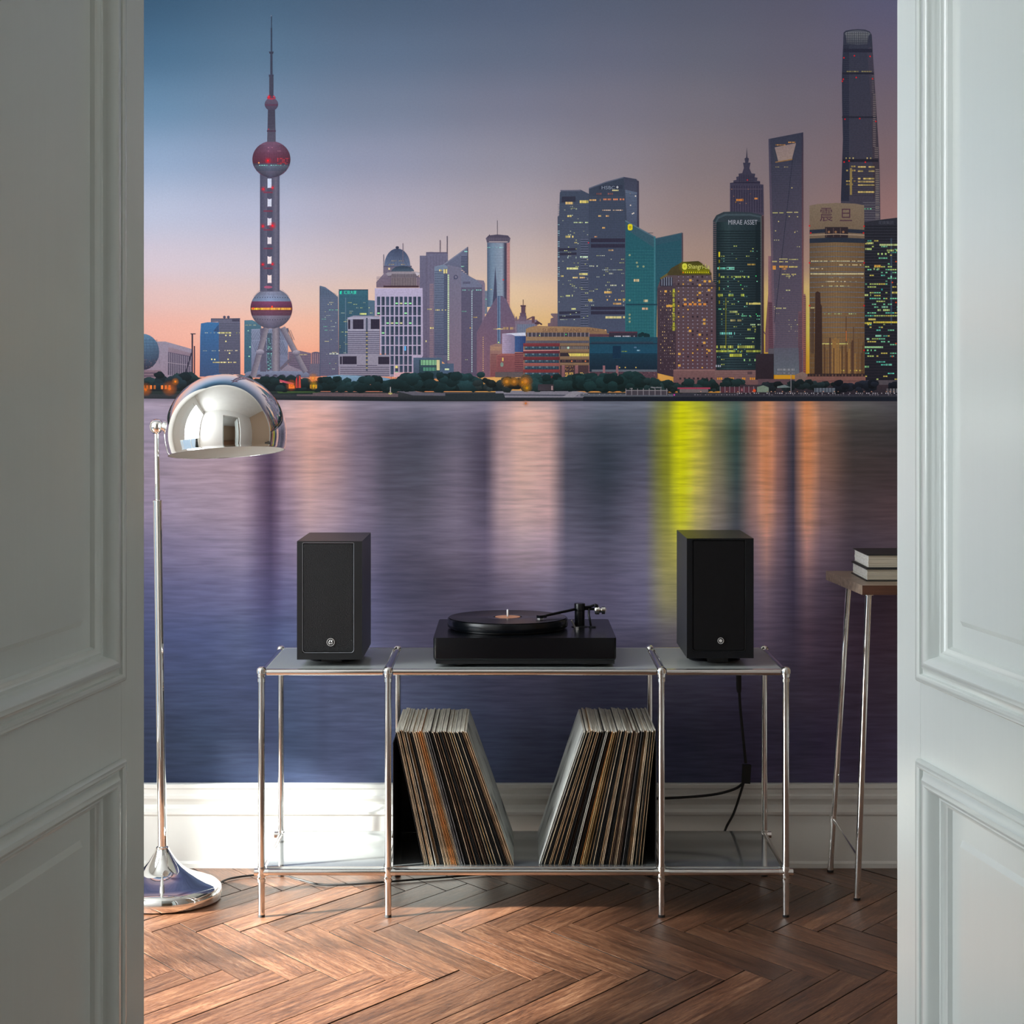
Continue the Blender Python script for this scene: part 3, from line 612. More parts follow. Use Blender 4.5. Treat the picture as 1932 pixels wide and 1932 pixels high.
p.ell(199, 488, 35, 33, (104,88,112), (72,66,88)); p.rect(165, 488, 233, 496, (96,58,84)); p.ell(199, 455, 23, 9, (170,60,84)); p.ell(199, 447, 16, 10, (92,62,82)); p.dots([(186,447),(212,447)], 3, (255,70,100))
p.rect(188, 340, 209, 445, (72,72,92)); p.stripes(188, 352, 209, 445, 8, 2.5, (56,56,76)); p.poly([(185,334),(211,334),(209,347),(187,347)], (66,66,88))
p.rect(193.5, 222, 204, 336, (62,66,88)); p.poly([(186,214),(211,214),(208,226),(190,226)], (58,62,84)); p.rect(195.5, 90, 202, 216, (58,66,88)); p.rect(197.2, 28, 200.4, 95, (60,70,94)); p.rect(196, 26, 202, 30, (130,134,156)); p.done()
g = Print('tower_beacons', PG).T(*Bc)
for x, y, r_ in ((157,930,10),(205,923,9),(155,1123,10),(205,1120,14),(155,1322,9),(205,1320,9),(186,450,9),(181,782,12)): g.glow(x, y, r_*1.6, (255,30,50), 1)
g.done()
# --- left centre
p = B_('curved_glass_tower').T(*Cc)
p.vpoly([(108,455),(155,468),(210,508),(266,555),(272,1240),(108,1240)], (92,108,134), (106,96,120)); p.stripes(118, 540, 268, 1230, 12, 3, (76,86,112), True); p.stripes(112, 560, 268, 1230, 17, 2, (108,112,136))
for k in range(12): p.line(115+k*12, 470+k*5, 115+k*12, 538, 3, (58,66,88))
p.rect(106, 462, 113, 1240, (76,84,108)); p.lits(125, 600, 262, 1180, 13, 16, 9, 4, .07, [Y1,(200,210,190),GN], 3, 3); p.row(192, 268, 1040, 12, 10, 7, .8, (220,225,210), 3); p.done()
p = B_('green_sign_tower').T(*Cc)
p.vpoly([(520,580),(585,585),(585,1060),(520,1060)], (84,108,130), (84,96,120)); p.vpoly([(272,500),(300,488),(527,490),(527,1060),(272,1060)], (58,100,118), (66,84,106)); p.stripes(276, 545, 525, 1050, 14, 3, (48,78,98)); p.rect(328, 560, 336, 1050, (92,114,136))
p.rect(272, 488, 527, 496, (48,62,80)); p.poly([(283,505),(298,500),(296,530),(281,528)], (40,220,180)); p.text('汇亚大厦', 316, 499, 110, 29, (60,235,195)); p.lits(280, 600, 580, 1040, 12, 15, 8, 5, .08, [Y1,Y2,(190,200,180)], 5, 3); p.row(430, 520, 693, 15, 12, 10, .7, (220,225,140), 6); p.done()
p = B_('domed_tower').T(*Cc)
p.vpoly([(598,472),(598,425),(665,350),(665,285),(900,285),(905,345),(975,385),(975,472)], (120,112,136), (130,110,126)); p.stripes(600, 380, 970, 470, 13, 4, (98,88,110)); p.rect(660, 283, 905, 296, (92,88,110)); p.stripes(670, 300, 900, 345, 11, 4, (100,92,112), True)
p.ell(780, 285, 112, 152, (66,76,104), (100,112,142), 0, 180)
for k in range(7): p.line(780, 135, 690+k*30, 284, 2, (70,78,104))
p.rect(770, 118, 790, 140, (60,64,88)); p.ell(780, 124, 15, 11, (56,60,84)); p.row(705, 850, 268, 8, 18, 12, .7, (190,170,130), 4); p.rect(702, 300, 718, 318, (220,200,150)); p.row(730,850,238,5,16,12,.5,(170,150,120),8)
p.ell(828, 332, 98, 48, (50,62,82), (76,92,112), 0, 180); p.poly([(690,345),(985,345),(960,375),(930,385),(735,385),(700,372)], (128,116,126)); p.ell(838, 345, 150, 12, (150,140,150)); p.stripes(700, 352, 975, 384, 11, 4, (70,68,86), True); p.poly([(935,340),(985,345),(990,352),(950,372)], (190,180,190)); p.poly([(735,340),(680,350),(700,372),(730,365)], (150,142,156))
p.rect(726, 386, 944, 462, (84,76,90)); p.stripes(730, 386, 944, 462, 14, 7, (140,126,130), True); p.rect(660, 455, 965, 472, (70,50,60)); p.rect(826, 88, 832, 262, (112,102,120)); p.rect(659, 185, 665, 350, (104,98,118)); p.done()
p = B_('slab_tower').T(*Cc)
p.vpoly([(975,195),(1030,195),(1030,165),(1078,163),(1218,172),(1222,1100),(975,1100)], (108,106,132), (106,94,118)); p.rect(1030, 165, 1218, 176, (96,90,114)); p.stripes(1060, 440, 1095, 1090, 15, 8, (140,118,128)); p.stripes(1040, 200, 1215, 420, 26, 3, (98,92,116), True); p.rect(1030, 180, 1034, 1100, (92,88,110)); p.stripes(980, 215, 1028, 1090, 14, 3, (96,94,120))
p.row(1040, 1095, 655, 10, 14, 10, .8, (220,210,150), 4); p.row(1045, 1095, 737, 8, 14, 9, .6, (210,200,150), 5); p.row(1065, 1095, 815, 16, 12, 9, .9, (225,210,140), 6); p.rect(1148, 60, 1156, 168, (112,98,114)); p.rect(1209, 25, 1217, 178, (98,88,106)); p.rect(1026, 930, 1034, 945, Y1); p.done()
p = B_('wedge_roof_tower').T(*Cc)
p.vpoly([(1180,275),(1392,120),(1394,365),(1330,300),(1210,280)], (104,110,136), (98,100,126)); p.stripes(1335, 200, 1392, 360, 14, 6, (60,66,90)); p.line(1180, 275, 1392, 122, 9, (128,130,152)); p.line(1390, 120, 1392, 362, 6, (70,72,94)); p.rect(1362, 155, 1388, 163, (150,220,210)); p.row(1335,1362,285,9,10,8,.8,(150,210,190),3)
p.vpoly([(1102,290),(1180,272),(1215,285),(1218,1150),(1102,1060)], (120,134,158), (92,90,116)); p.stripes(1104, 330, 1214, 1060, 15, 6, (66,74,100)); p.rect(1185, 310, 1215, 1050, (74,80,106)); p.stripes(1187, 330, 1212, 1050, 15, 4, (100,108,132))
p.row(1143, 1168, 315, 16, 12, 10, 1, (235,215,140), 2); p.row(1182, 1216, 312, 38, 11, 9, 1, (235,220,150), 2); p.row(1110, 1212, 662, 10, 14, 11, .5, (215,200,140), 9)
p.vpoly([(1215,275),(1335,300),(1335,1245),(1240,1245),(1215,1120)], (118,118,142), (134,110,126)); p.stripes(1220, 290, 1332, 1235, 12, 1.5, (104,102,126)); p.stripes(1228, 290, 1330, 1235, 12, 1.5, (104,102,126), True)
for k in range(44): p.rect(1217, 360+k*17, 1230, 371+k*17, (190,215,170))
p.ell(1288, 382, 19, 20, (78,80,106)); p.ell(1288, 380, 9, 10, (124,120,142)); p.rect(1270, 375, 1277, 402, (78,80,106)); p.done()
p = B_('stepped_office_tower').T(*Cc)
p.vpoly([(1470,405),(1530,412),(1541,440),(1541,750),(1518,1240),(1470,1240)], (126,116,138), (120,96,116)); p.vpoly([(1335,325),(1400,370),(1470,408),(1516,450),(1518,1245),(1335,1245)], (92,92,116), (96,82,104)); p.poly([(1335,325),(1400,370),(1470,408),(1512,446),(1512,470),(1335,470)], (112,116,142)); p.rect(1350, 420, 1415, 440, (92,92,118))
p.row(1345, 1510, 490, 7, 17, 12, .6, (140,210,200), 3); p.stripes(1340, 510, 1515, 1235, 14, 3, (76,76,102)); 
for k in range(46): p.rect(1424, 500+k*15.5, 1432, 508+k*15.5, (200,225,230))
p.row(1340, 1400, 675, 8, 15, 9, .5, (130,200,180), 4); p.row(1440, 1475, 725, 10, 12, 9, .9, (220,190,120), 4); p.dots([(1413,822)], 5, (250,200,70)); p.row(1340,1390,1095,6,15,9,.6,(190,200,150),6); p.rect(1541, 500, 1560, 700, (110,120,140)); p.row(1542,1558,570,6,9,7,1,GN,3); p.done()
p = B_('round_crown_tower').T(*Cc)
p.hgrad(1560, 78, 1600, 640, (70,86,112), (118,140,164)); p.hgrad(1600, 78, 1690, 640, (118,140,164), (146,158,178)); p.hgrad(1690, 78, 1712, 640, (146,158,178), (60,62,84)); p.hgrad(1712, 78, 1730, 640, (60,62,84), (84,70,88)); p.hgrad(1730, 78, 1756, 660, (170,130,136), (196,140,136))
p.stripes(1562, 95, 1712, 640, 14, 3, (98,112,138)); p.stripes(1732, 95, 1756, 650, 13, 4, (140,96,106)); p.row(1562, 1700, 122, 5, 15, 10, .6, (140,220,210), 3)
p.poly([(1622,420),(1630,290),(1640,420),(1650,640),(1604,640)], (70,72,98)); p.poly([(1548,45),(1572,20),(1650,11),(1740,20),(1762,45),(1750,85),(1735,72),(1580,72),(1560,88)], (78,72,92)); p.stripes(1555, 40, 1755, 72, 11, 4, (112,104,122), True); p.rect(1560, 78, 1750, 86, (108,104,124)); p.rect(1646, -110, 1650, 14, (86,80,98)); p.rect(1576, 12, 1584, 24, (60,56,76)); p.dots([(1700,404)], 6, RD); p.row(1590,1640,485,6,14,10,.7,(200,180,110),5); p.done()
p = B_('slanted_glass_wing').T(*Cc)
p.vpoly([(1470,1250),(1470,860),(1560,690),(1632,570),(1655,545),(1690,545),(1722,570),(1800,740),(1818,860),(1818,1000),(1700,1000),(1592,1040),(1592,1250)], (104,92,118), (128,92,108)); p.stripes(1560, 700, 1800, 1230, 13, 1.5, (90,76,102), True)
p.rect(1648, 545, 1676, 965, (104,124,154)); p.rect(1655, 545, 1663, 965, (70,86,118)); p.row(1700, 1815, 815, 22, 10, 6, .8, (190,160,100), 3); p.row(1615, 1700, 828, 8, 12, 8, .7, (220,205,150), 4); p.ell(1665, 835, 22, 10, (235,215,150), None, 0, 180); p.dots([(1660,948)], 6, (210,225,120))
for k in range(18): p.rect(1522, 900+k*18, 1529, 908+k*18, (200,165,110))
p.done()
p = B_('pagoda_roof_building').T(*Dc)
p.rect(385, 1190, 560, 1310, (122,108,128)); p.rect(400, 1225, 540, 1300, (112,122,146)); p.stripes(402, 1225, 538, 1300, 14, 4, (96,98,122), True); p.rect(418, 1160, 475, 1200, (110,92,112)); p.rect(425, 1135, 470, 1165, (98,80,100)); p.rect(434, 1078, 465, 1140, (92,70,86)); p.rect(428, 1075, 470, 1086, (80,58,72)); p.rect(447, 1030, 451, 1078, (110,84,92))
p.poly([(380,1190),(395,1160),(405,1190),(420,1178),(420,1200),(380,1200)], (120,98,110)); p.line(478, 1190, 520, 1170, 10, (110,80,88)); p.rect(518, 1163, 540, 1215, (98,70,82)); p.ell(560, 1218, 20, 10, (80,60,72)); p.line(555, 1200, 598, 1228, 12, (84,62,74)); p.done()
p = B_('pillar_base_building').T(*Dc); p.vpoly([(645,1240),(645,1218),(665,1215),(668,1180),(690,1172),(668,1150),(670,1140),(735,1140),(735,1260),(645,1260)], (128,108,118), (118,96,112)); p.stripes(680, 1150, 735, 1250, 12, 3, (104,88,104)); p.done()
p = B_('brick_market_hall').T(*Cc)
p.vpoly([(1585,975),(1640,958),(1690,962),(1690,1245),(1585,1250)], (150,118,112), (140,84,88)); p.stripes(1588, 985, 1680, 1020, 9, 4, (176,140,110)); p.stripes(1590, 1050, 1650, 1240, 12, 5, (104,58,68)); p.vpoly([(1640,1060),(1700,1040),(1875,1032),(1875,1215),(1640,1225)], (150,92,92), (128,80,84)); p.stripes(1650, 1070, 1800, 1210, 13, 5, (112,64,74)); p.stripes(1800, 1040, 1875, 1210, 16, 7, (84,46,60)); p.rect(1630, 1205, 1875, 1250, (94,84,88)); p.rect(1690, 1080, 1702, 1110, (230,190,110)); p.ell(1688,1140,14,20,(120,140,130))
p.hgrad(1690, 872, 1800, 1045, (168,150,178), (128,120,150)); p.stripes(1695, 880, 1798, 1035, 17, 1.5, (134,122,148)); p.hgrad(1800, 892, 1898, 1032, (64,92,140), (44,64,112)); p.poly([(1690,875),(1760,868),(1890,862),(1895,890),(1805,892),(1770,878)], (206,208,228)); p.stripes(1802, 900, 1895, 1030, 16, 2, (40,54,96), True); p.done()
p = B_('striped_low_block').T(*Cc)
p.vpoly([(275,1245),(268,1050),(350,1046),(348,735),(400,715),(628,718),(628,1055),(718,1050),(716,1245)], (148,146,168), (150,142,160)); p.stripes(350, 850, 628, 1045, 17, 7, (92,88,112)); p.stripes(285, 1145, 712, 1240, 17, 7, (96,90,112)); p.rect(348, 732, 628, 742, (176,172,192))
for x0, y0, x1, y1 in ((395,748,490,832),(550,746,626,832),(354,752,372,832),(305,1068,428,1140),(615,1072,712,1140),(282,1070,300,1140)):
    p.rect(x0, y0, x1, y1, (44,38,56)); p.stripes(x0+3, y0, x1, y1, 11, 1.5, (66,60,80), True); p.stripes(x0, y0+8, x1, y1, 14, 1.5, (66,60,80))
p.rect(352, 832, 628, 848, (160,156,176)); p.rect(270, 1138, 430, 1150, (156,150,170)); p.rect(605, 1138, 718, 1150, (156,150,170)); p.rect(508, 735, 524, 1195, (78,84,104)); p.stripes(508, 860, 524, 1190, 34, 8, (190,170,110)); p.rect(488, 735, 496, 830, (150,146,168)); p.rect(536, 735, 544, 830, (150,146,168)); p.done()
p = B_('white_grid_office').T(*Cc)
p.vpoly([(585,478),(1000,475),(1003,1060),(925,1245),(715,1245),(715,1045),(630,1045),(630,715),(588,715)], (176,166,196), (172,158,182)); p.stripes(590, 500, 998, 545, 17, 1.2, (160,150,180))
for r_ in range(9):
    for c_ in range(10):
        x, y = 604+c_*39.2, 551+r_*85.6; h_ = 76 if r_ < 8 else 50
        if (x < 632 and y > 715) or (x < 712 and y > 1045) or (x > 915 and y > 1060): continue
        q_ = random.Random(r_*31+c_); d = q_.uniform(.85, 1.15); p.rect(x, y, x+28, min(y+h_, 1240), tuple(v*d for v in (48,62,84)), tuple(v*d for v in (64,74,94))); p.rect(x+5, y+2, x+8, y+h_-2, (90,100,120)); p.rect(x, y+h_*.72, x+28, y+h_*.74, (84,92,112))
        if q_.random() < .16 or (r_ == 0 and 5 <= c_ <= 7) or (r_ == 2 and 2 <= c_ <= 5): p.rect(x+3, y+52, x+25, y+64, (150,225,160) if q_.random() < .7 else (200,200,150))
p.rect(842, 980, 856, 1020, (90,180,240)); p.rect(762, 1150, 784, 1172, (225,210,130)); p.rect(750, 1207, 916, 1250, (206,164,172)); p.rect(895, 1215, 912, 1245, (60,54,72)); p.done()
p = B_('green_lit_pavilion').T(*Cc)
p.rect(920, 1080, 1168, 1262, (80,98,122), (66,78,98)); p.rect(970, 1098, 1150, 1250, (52,84,92), (44,62,76)); p.rect(985, 1100, 1120, 1145, (130,180,140)); p.rect(1005, 1165, 1115, 1195, (84,140,120)); p.stripes(970, 1100, 1150, 1250, 27, 4, (40,60,72), True); p.rect(968, 1152, 1150, 1160, (60,76,90)); p.rect(1122, 1100, 1148, 1190, (206,196,150)); p.rect(1155, 1132, 1270, 1262, (76,94,120)); p.rect(1192, 1174, 1230, 1188, (220,235,190)); p.done()
p = B_('white_tensile_roof').T(*Cc); p.vpoly([(170,1240),(260,1230),(420,1235),(640,1248),(720,1262),(700,1300),(170,1300)], (130,162,190), (110,140,170)); p.done()
# --- centre right
p = B_('twin_tower_west').T(*Dc)
p.vpoly([(740,182),(756,165),(905,160),(970,192),(970,1260),(722,1260),(722,372),(734,365)], (70,80,102), (84,90,114)); p.rect(745, 162, 905, 172, (100,102,124)); p.stripes(724, 275, 968, 1240, 14, 3, (84,94,118), False, 3); p.rect(905, 545, 965, 1240, (66,74,98)); p.stripes(905, 550, 965, 1240, 19, 5, (112,118,142)); p.poly([(756,215),(865,212),(865,255),(752,262)], (54,56,76))
for y in (625, 660, 1125, 1160): p.poly([(734,y),(872+30*(y > 1000),y-4),(872+30*(y > 1000),y+16),(734,y+22)], (54,54,76))
p.row(785, 845, 256, 20, 14, 12, .8, (245,210,140), 1); p.row(898, 966, 244, 22, 13, 12, 1, (245,225,130), 1); p.row(800, 878, 306, 12, 13, 11, .7, (190,205,180), 2); p.row(800, 832, 362, 14, 12, 11, 1, (245,220,130), 2); p.row(850, 964, 415, 9, 15, 13, .7, (190,205,160), 3)
p.row(785, 848, 524, 16, 13, 12, .9, (245,225,140), 4); p.row(855, 878, 574, 10, 12, 10, .8, (235,220,150), 4); p.row(800, 888, 690, 14, 13, 8, .7, (170,190,180), 5); p.row(900, 962, 686, 12, 13, 12, .8, (190,215,190), 6); p.row(795, 886, 776, 16, 13, 12, 1, (230,230,160), 6); p.row(724, 770, 838, 12, 12, 9, .7, (235,215,130), 6); p.row(893, 962, 820, 16, 13, 12, 1, (245,235,150), 7); p.row(842, 944, 850, 12, 14, 11, .7, (250,215,150), 8)
p.row(788, 842, 994, 12, 12, 8, .8, (225,230,150), 9); p.row(832, 866, 1098, 12, 12, 11, .9, (240,240,160), 9); p.row(905,935,440,10,16,7,.9,(230,235,190),2); p.row(905,960,745,9,16,10,.5,(220,225,150),2)
p.lits(730, 290, 960, 1240, 15, 14, 9, 5, .035, [Y2,(200,210,180)], 5, 2); p.lits(724, 400, 745, 900, 22, 17, 14, 5, .6, [(150,190,200)], 6); p.done()
p = B_('twin_tower_east').T(*Dc)
p.vpoly([(1245,58),(1345,75),(1362,95),(1368,460),(1300,640),(1262,640)], (68,72,94), (92,98,120)); p.vpoly([(1258,160),(1352,180),(1358,455),(1272,410)], (98,112,138), (86,94,120)); p.stripes(1260, 190, 1356, 440, 13, 4, (72,82,108), False, 8); p.rect(1352, 90, 1366, 455, (66,64,86)); p.row(1270, 1300, 188, 5, 12, 9, .8, (220,200,160), 2); p.dots([(1300,283),(1315,350),(1340,210),(1325,345)], 6, (210,200,190))
p.vpoly([(970,145),(1105,95),(1245,58),(1272,440),(1262,640),(1262,1300),(968,1300)], (60,70,90), (80,86,112)); p.stripes(972, 215, 1255, 1290, 14, 3, (76,88,112), False, -2); p.stripes(985, 215, 1255, 1290, 16, 2, (74,84,108), True); p.poly([(970,145),(1105,95),(1245,58),(1246,66),(1105,104),(970,155)], (100,106,128)); p.poly([(1050,128),(1238,122),(1238,152),(1050,158)], (54,62,82))
p.text('HSBC', 1072, 130, 104, 26, (128,138,156)); p.poly([(1186,140),(1196,128),(1206,140),(1196,152)], (180,184,190)); p.glow if 0 else None
for y in (546, 590, 1086, 1122): p.rect(986, y, 1256, y+30-4*(y > 1000), (52,50,72))
p.row(975, 1030, 236, 12, 14, 11, .8, (240,190,120), 1); p.row(1030, 1062, 234, 16, 14, 12, .8, (250,200,120), 2); p.row(1085, 1250, 230, 13, 13, 10, .8, (215,135,95), 3); p.row(1030, 1200, 186, 13, 15, 10, .6, (170,105,100), 4); p.row(1155, 1215, 160, 10, 13, 11, .9, (220,210,150), 5); p.row(1048, 1270, 318, 9, 14, 10, .7, (200,175,150), 6)
p.row(1045, 1068, 362, 12, 12, 10, 1, (245,205,130), 6); p.row(1105, 1130, 362, 12, 12, 10, 1, (225,175,120), 6); p.row(1076, 1098, 456, 11, 12, 11, 1, (250,195,110), 6); p.row(1015,1035,528,9,12,10,1,(220,160,110),6); p.row(1125, 1165, 634, 11, 13, 11, .9, (230,190,140), 7); p.row(975, 1040, 760, 8, 14, 9, .6, (210,220,190), 8); p.row(1075, 1210, 790, 9, 14, 8, .7, (160,175,180), 9)
p.row(1130, 1165, 818, 12, 12, 9, .9, (190,195,190), 3); p.row(1075, 1240, 912, 11, 13, 9, .7, (225,230,200), 2); p.row(1092, 1152, 964, 17, 12, 11, 1, (250,205,120), 1); p.row(1078, 1140, 1000, 10, 13, 9, .8, (190,170,150), 2); p.row(965, 998, 1026, 17, 13, 11, 1, (250,225,130), 4); p.row(1112, 1228, 1026, 12, 13, 9, .7, (235,195,110), 5); p.row(1238, 1258, 1022, 18, 11, 9, 1, (245,215,100), 4); p.row(1162, 1228, 1056, 14, 13, 11, .8, (240,190,120), 7)
p.row(1102, 1228, 1162, 18, 8, 7, 1, (240,228,160), 8); p.row(1240, 1257, 1162, 16, 8, 7, 1, (235,220,140), 8); p.lits(975, 680, 1250, 1080, 14, 14, 8, 5, .05, [(210,215,190),Y2], 12, 3); p.dots([(967,580)], 5, (230,40,60)); p.done()
p = B_('teal_glass_tower').T(*Dc)
p.vpoly([(1495,548),(1710,500),(1716,505),(1716,800),(1590,860),(1512,960),(1506,1340),(1495,1340)], (52,86,104), (46,108,122)); p.vpoly([(1502,598),(1700,556),(1700,800),(1512,950),(1502,1330)], (42,88,104), (44,98,110)); p.stripes(1505, 630, 1700, 860, 20, 3, (54,92,108), False, -6); p.line(1495, 548, 1712, 502, 7, (74,96,112)); p.rect(1706, 504, 1716, 790, (92,76,88))
p.vpoly([(1258,400),(1492,530),(1496,1340),(1258,1340)], (62,90,108), (50,118,128)); p.vpoly([(1262,470),(1490,622),(1492,1335),(1262,1335)], (42,96,110), (44,106,116)); p.stripes(1268, 640, 1488, 1330, 24, 3, (54,120,126)); p.stripes(1280, 620, 1486, 1330, 21, 2.2, (36,92,106), True); p.poly([(1258,400),(1492,530),(1492,540),(1258,412)], (96,120,136)); p.rect(1486, 530, 1498, 1340, (66,124,138)); p.rect(1262, 1064, 1512, 1076, (34,68,84)); p.line(1440, 503, 1480, 503, 4, (60,64,80))
p.poly([(1278,440),(1287,432),(1308,432),(1316,442),(1316,474),(1306,482),(1286,482),(1278,472)], (245,230,40)); p.ell(1297, 457, 8, 10, (150,120,20)); p.ell(1297, 457, 4, 5, (250,240,60)); p.row(1326, 1368, 868, 20, 11, 9, .9, (215,195,150), 1); p.row(1392, 1438, 1030, 20, 11, 9, .95, (230,215,170), 2); p.row(1392, 1438, 1094, 17, 11, 9, .95, (230,190,150), 3)
p.dots([(1350,738),(1357,768),(1403,768),(1293,678),(1293,1036),(1293,1150),(1293,1205),(1293,1178)], 9, (150,165,130)); p.done()
p = B_('shopping_mall', 'long low curved mall with red and tan bands').T(*Gc)
p.vpoly([(50,640),(82,600),(85,420),(120,400),(200,380),(900,395),(1135,430),(1140,480),(910,500),(912,1065),(50,1065)], (150,118,92), (118,86,82)); p.vpoly([(88,420),(150,398),(560,385),(900,398),(1135,430),(1135,482),(900,468),(88,498)], (160,128,98), (144,112,84))
p.rect(92, 466, 905, 520, (60,54,66)); p.stripes(105, 466, 905, 520, 53, 10, (150,140,150), True); p.stripes(120, 466, 905, 520, 18, 3, (110,108,124), True); p.rect(90, 520, 905, 570, (146,118,92)); p.rect(90, 570, 905, 604, (78,76,92)); p.stripes(100, 572, 900, 600, 14, 4, (120,118,132), True)
for k, c in enumerate([(128,58,66),(112,52,66),(116,52,60),(158,94,92),(136,58,62),(118,52,54)]):
    y = [605,695,782,862,945,1030][k]; p.rect(50, y, 525, y+42, c, tuple(v*.85 for v in c)); 
    if k < 5: p.rect(70, y+42, 515, y+84, (58,84,102), (50,66,84)); p.stripes(90, y+44, 515, y+84, 37, 6, (40,52,66), True); p.stripes(74, y+44, 515, y+60, 90, 26, (104,128,140), True)
p.poly([(50,695),(525,690),(525,700),(50,706)], (196,140,138))
for y0, y1 in ((605,640),(682,728),(776,818),(858,892)): p.rect(528, y0, 905, y1, (150,122,96), (128,100,80))
for y0, y1 in ((640,682),(728,776),(818,858)): p.rect(528, y0, 905, y1, (56,48,58))
p.stripes(540, 645, 900, 680, 15, 8, (150,142,140), True); p.poly([(636,736),(905,736),(905,774),(655,774)], (226,204,110)); p.stripes(650, 738, 900, 772, 30, 3, (150,130,70), True); p.rect(740, 738, 800, 772, (250,235,120)); p.row(560, 880, 824, 22, 26, 12, .6, (120,84,84), 3); p.dots([(680,838),(860,838)], 10, (250,140,80)); p.ell(635, 664, 14, 16, (190,220,200))
p.rect(528, 892, 912, 1065, (74,56,62)); 
for x in (550, 724, 900): p.rect(x, 890, x+40, 1050, (152,104,108), (130,90,96))
p.lits(600, 900, 700, 960, 14, 13, 8, 7, .4, [(235,180,100)], 3); p.lits(596, 985, 690, 1040, 13, 14, 11, 11, .85, [(250,205,110),(230,180,100)], 4); p.lits(775, 985, 830, 1040, 13, 14, 11, 11, .85, [(240,200,120)], 5); p.text('SUPER   BRAND   MALL', 300, 412, 750, 46, (104,76,66)); p.dots([(1120,432)], 9, (240,200,150)); p.dots([(606,490)], 8, (60,220,110)); p.dots([(264,502)], 8, (210,230,110))
p.rect(910, 485, 1200, 520, (96,64,78)); p.rect(1165, 455, 1535, 525, (56,50,66)); p.rect(1165, 452, 1535, 470, (92,60,76)); p.row(1200, 1500, 506, 16, 18, 11, .7, (220,220,230), 6); p.dots([(1600,488),(1640,500),(1570,502),(1670,508)], 30, (26,50,58)); p.done()
p = B_('blue_glass_annex').T(*Gc)
p.vpoly([(910,520),(1795,525),(1795,740),(910,740)], (36,76,94), (32,78,104)); p.vpoly([(910,740),(1795,740),(1795,975),(910,975)], (32,66,86), (28,42,58)); p.rect(935, 583, 1740, 604, (48,66,84)); p.rect(910, 604, 1795, 616, (36,50,70)); p.stripes(920, 740, 1790, 940, 26, 8, (24,36,54)); p.stripes(940, 620, 1790, 740, 39, 2, (30,74,98), True); p.rect(1215, 640, 1320, 800, (24,50,76)); p.row(1330, 1410, 705, 12, 15, 10, .7, (150,170,50), 3); p.row(1530, 1570, 690, 16, 13, 12, 1, (150,190,210), 3); p.rect(1490, 650, 1525, 668, (90,120,150))
p.rect(940, 948, 1790, 975, (100,108,120)); p.rect(920, 975, 1795, 1060, (88,64,76)); p.lits(950, 985, 1780, 1030, 17, 12, 11, 7, .35, [(140,104,110),(60,44,58)], 5); p.dots([(1303,920),(1378,920),(1516,920)], 9, (220,190,90)); p.rect(1290, 1032, 1480, 1065, (166,124,110))
for x in (1085, 1257): p.rect(x, 895, x+30, 1050, (152,106,112))
p.done()
# --- right
p = B_('stepped_spire_tower').T(*Ec)
p.vpoly([(676,133),(680,205),(690,212),(685,240),(701,240),(693,278),(708,312),(733,315),(728,338),(748,342),(744,362),(766,365),(765,385),(788,388),(790,600),(562,600),(562,376),(586,373),(585,360),(606,356),(604,336),(621,332),(620,314),(645,310),(656,275),(650,240),(665,240),(660,212),(671,205)], (58,58,78), (74,68,90))
p.stripes(572, 395, 782, 575, 17, 5, (50,48,70), True); p.stripes(625, 322, 730, 375, 12, 4, (48,48,68), True); p.rect(585, 372, 765, 378, (40,40,60)); p.rect(575, 415, 780, 420, (86,78,96)); p.row(605, 655, 485, 14, 10, 8, .9, (235,150,60), 1); p.row(580, 605, 503, 7, 9, 7, .8, (210,150,60), 2); p.row(728, 752, 476, 12, 10, 8, .9, (225,150,80), 3); p.dots([(680,357)], 5, (190,40,50)); p.lits(570, 400, 785, 570, 14, 16, 7, 5, .06, [(150,110,90)], 8); p.done()
p = B_('left_edge_slab').T(*Ec); p.vpoly([(822,1100),(850,1090),(850,1520),(800,1520),(800,1400),(775,1370),(775,600),(788,590),(790,1375),(800,1390)], (116,84,92), (120,84,88)); p.hgrad(820, 870, 848, 1180, (150,110,118), (110,84,100)); p.rect(822, 1180, 860, 1520, (104,72,86)); p.stripes(824, 1190, 858, 1510, 13, 4, (80,56,70)); p.done()
p = B_('trapezoid_gap_tower', 'slab tower with a trapezoid opening at its top').T(*Ec)
p.vpoly([(822,80),(1056,35),(1058,1130),(1058,1670),(868,1670),(856,1500),(845,1100),(826,300)], (56,60,80), (100,88,104)); p.vpoly([(1056,35),(1058,1500),(1048,1500),(1046,40)], (50,50,72), (140,90,92)); p.vpoly([(822,80),(834,78),(868,1400),(856,1500),(845,1100)], (70,70,92), (120,96,110))
p.face([(864,137),(1008,108),(981,214),(888,232)], [(150,132,132),(148,130,130),(154,134,130),(154,136,132)]); p.poly([(848,148),(864,137),(888,232),(866,238)], (62,66,82)); p.poly([(866,234),(985,214),(982,222),(870,240)], (150,112,70)); p.row(850, 935, 116, 8, 10, 7, .9, (190,140,80), 2); p.row(955, 1012, 98, 9, 10, 7, .9, (215,160,90), 3)
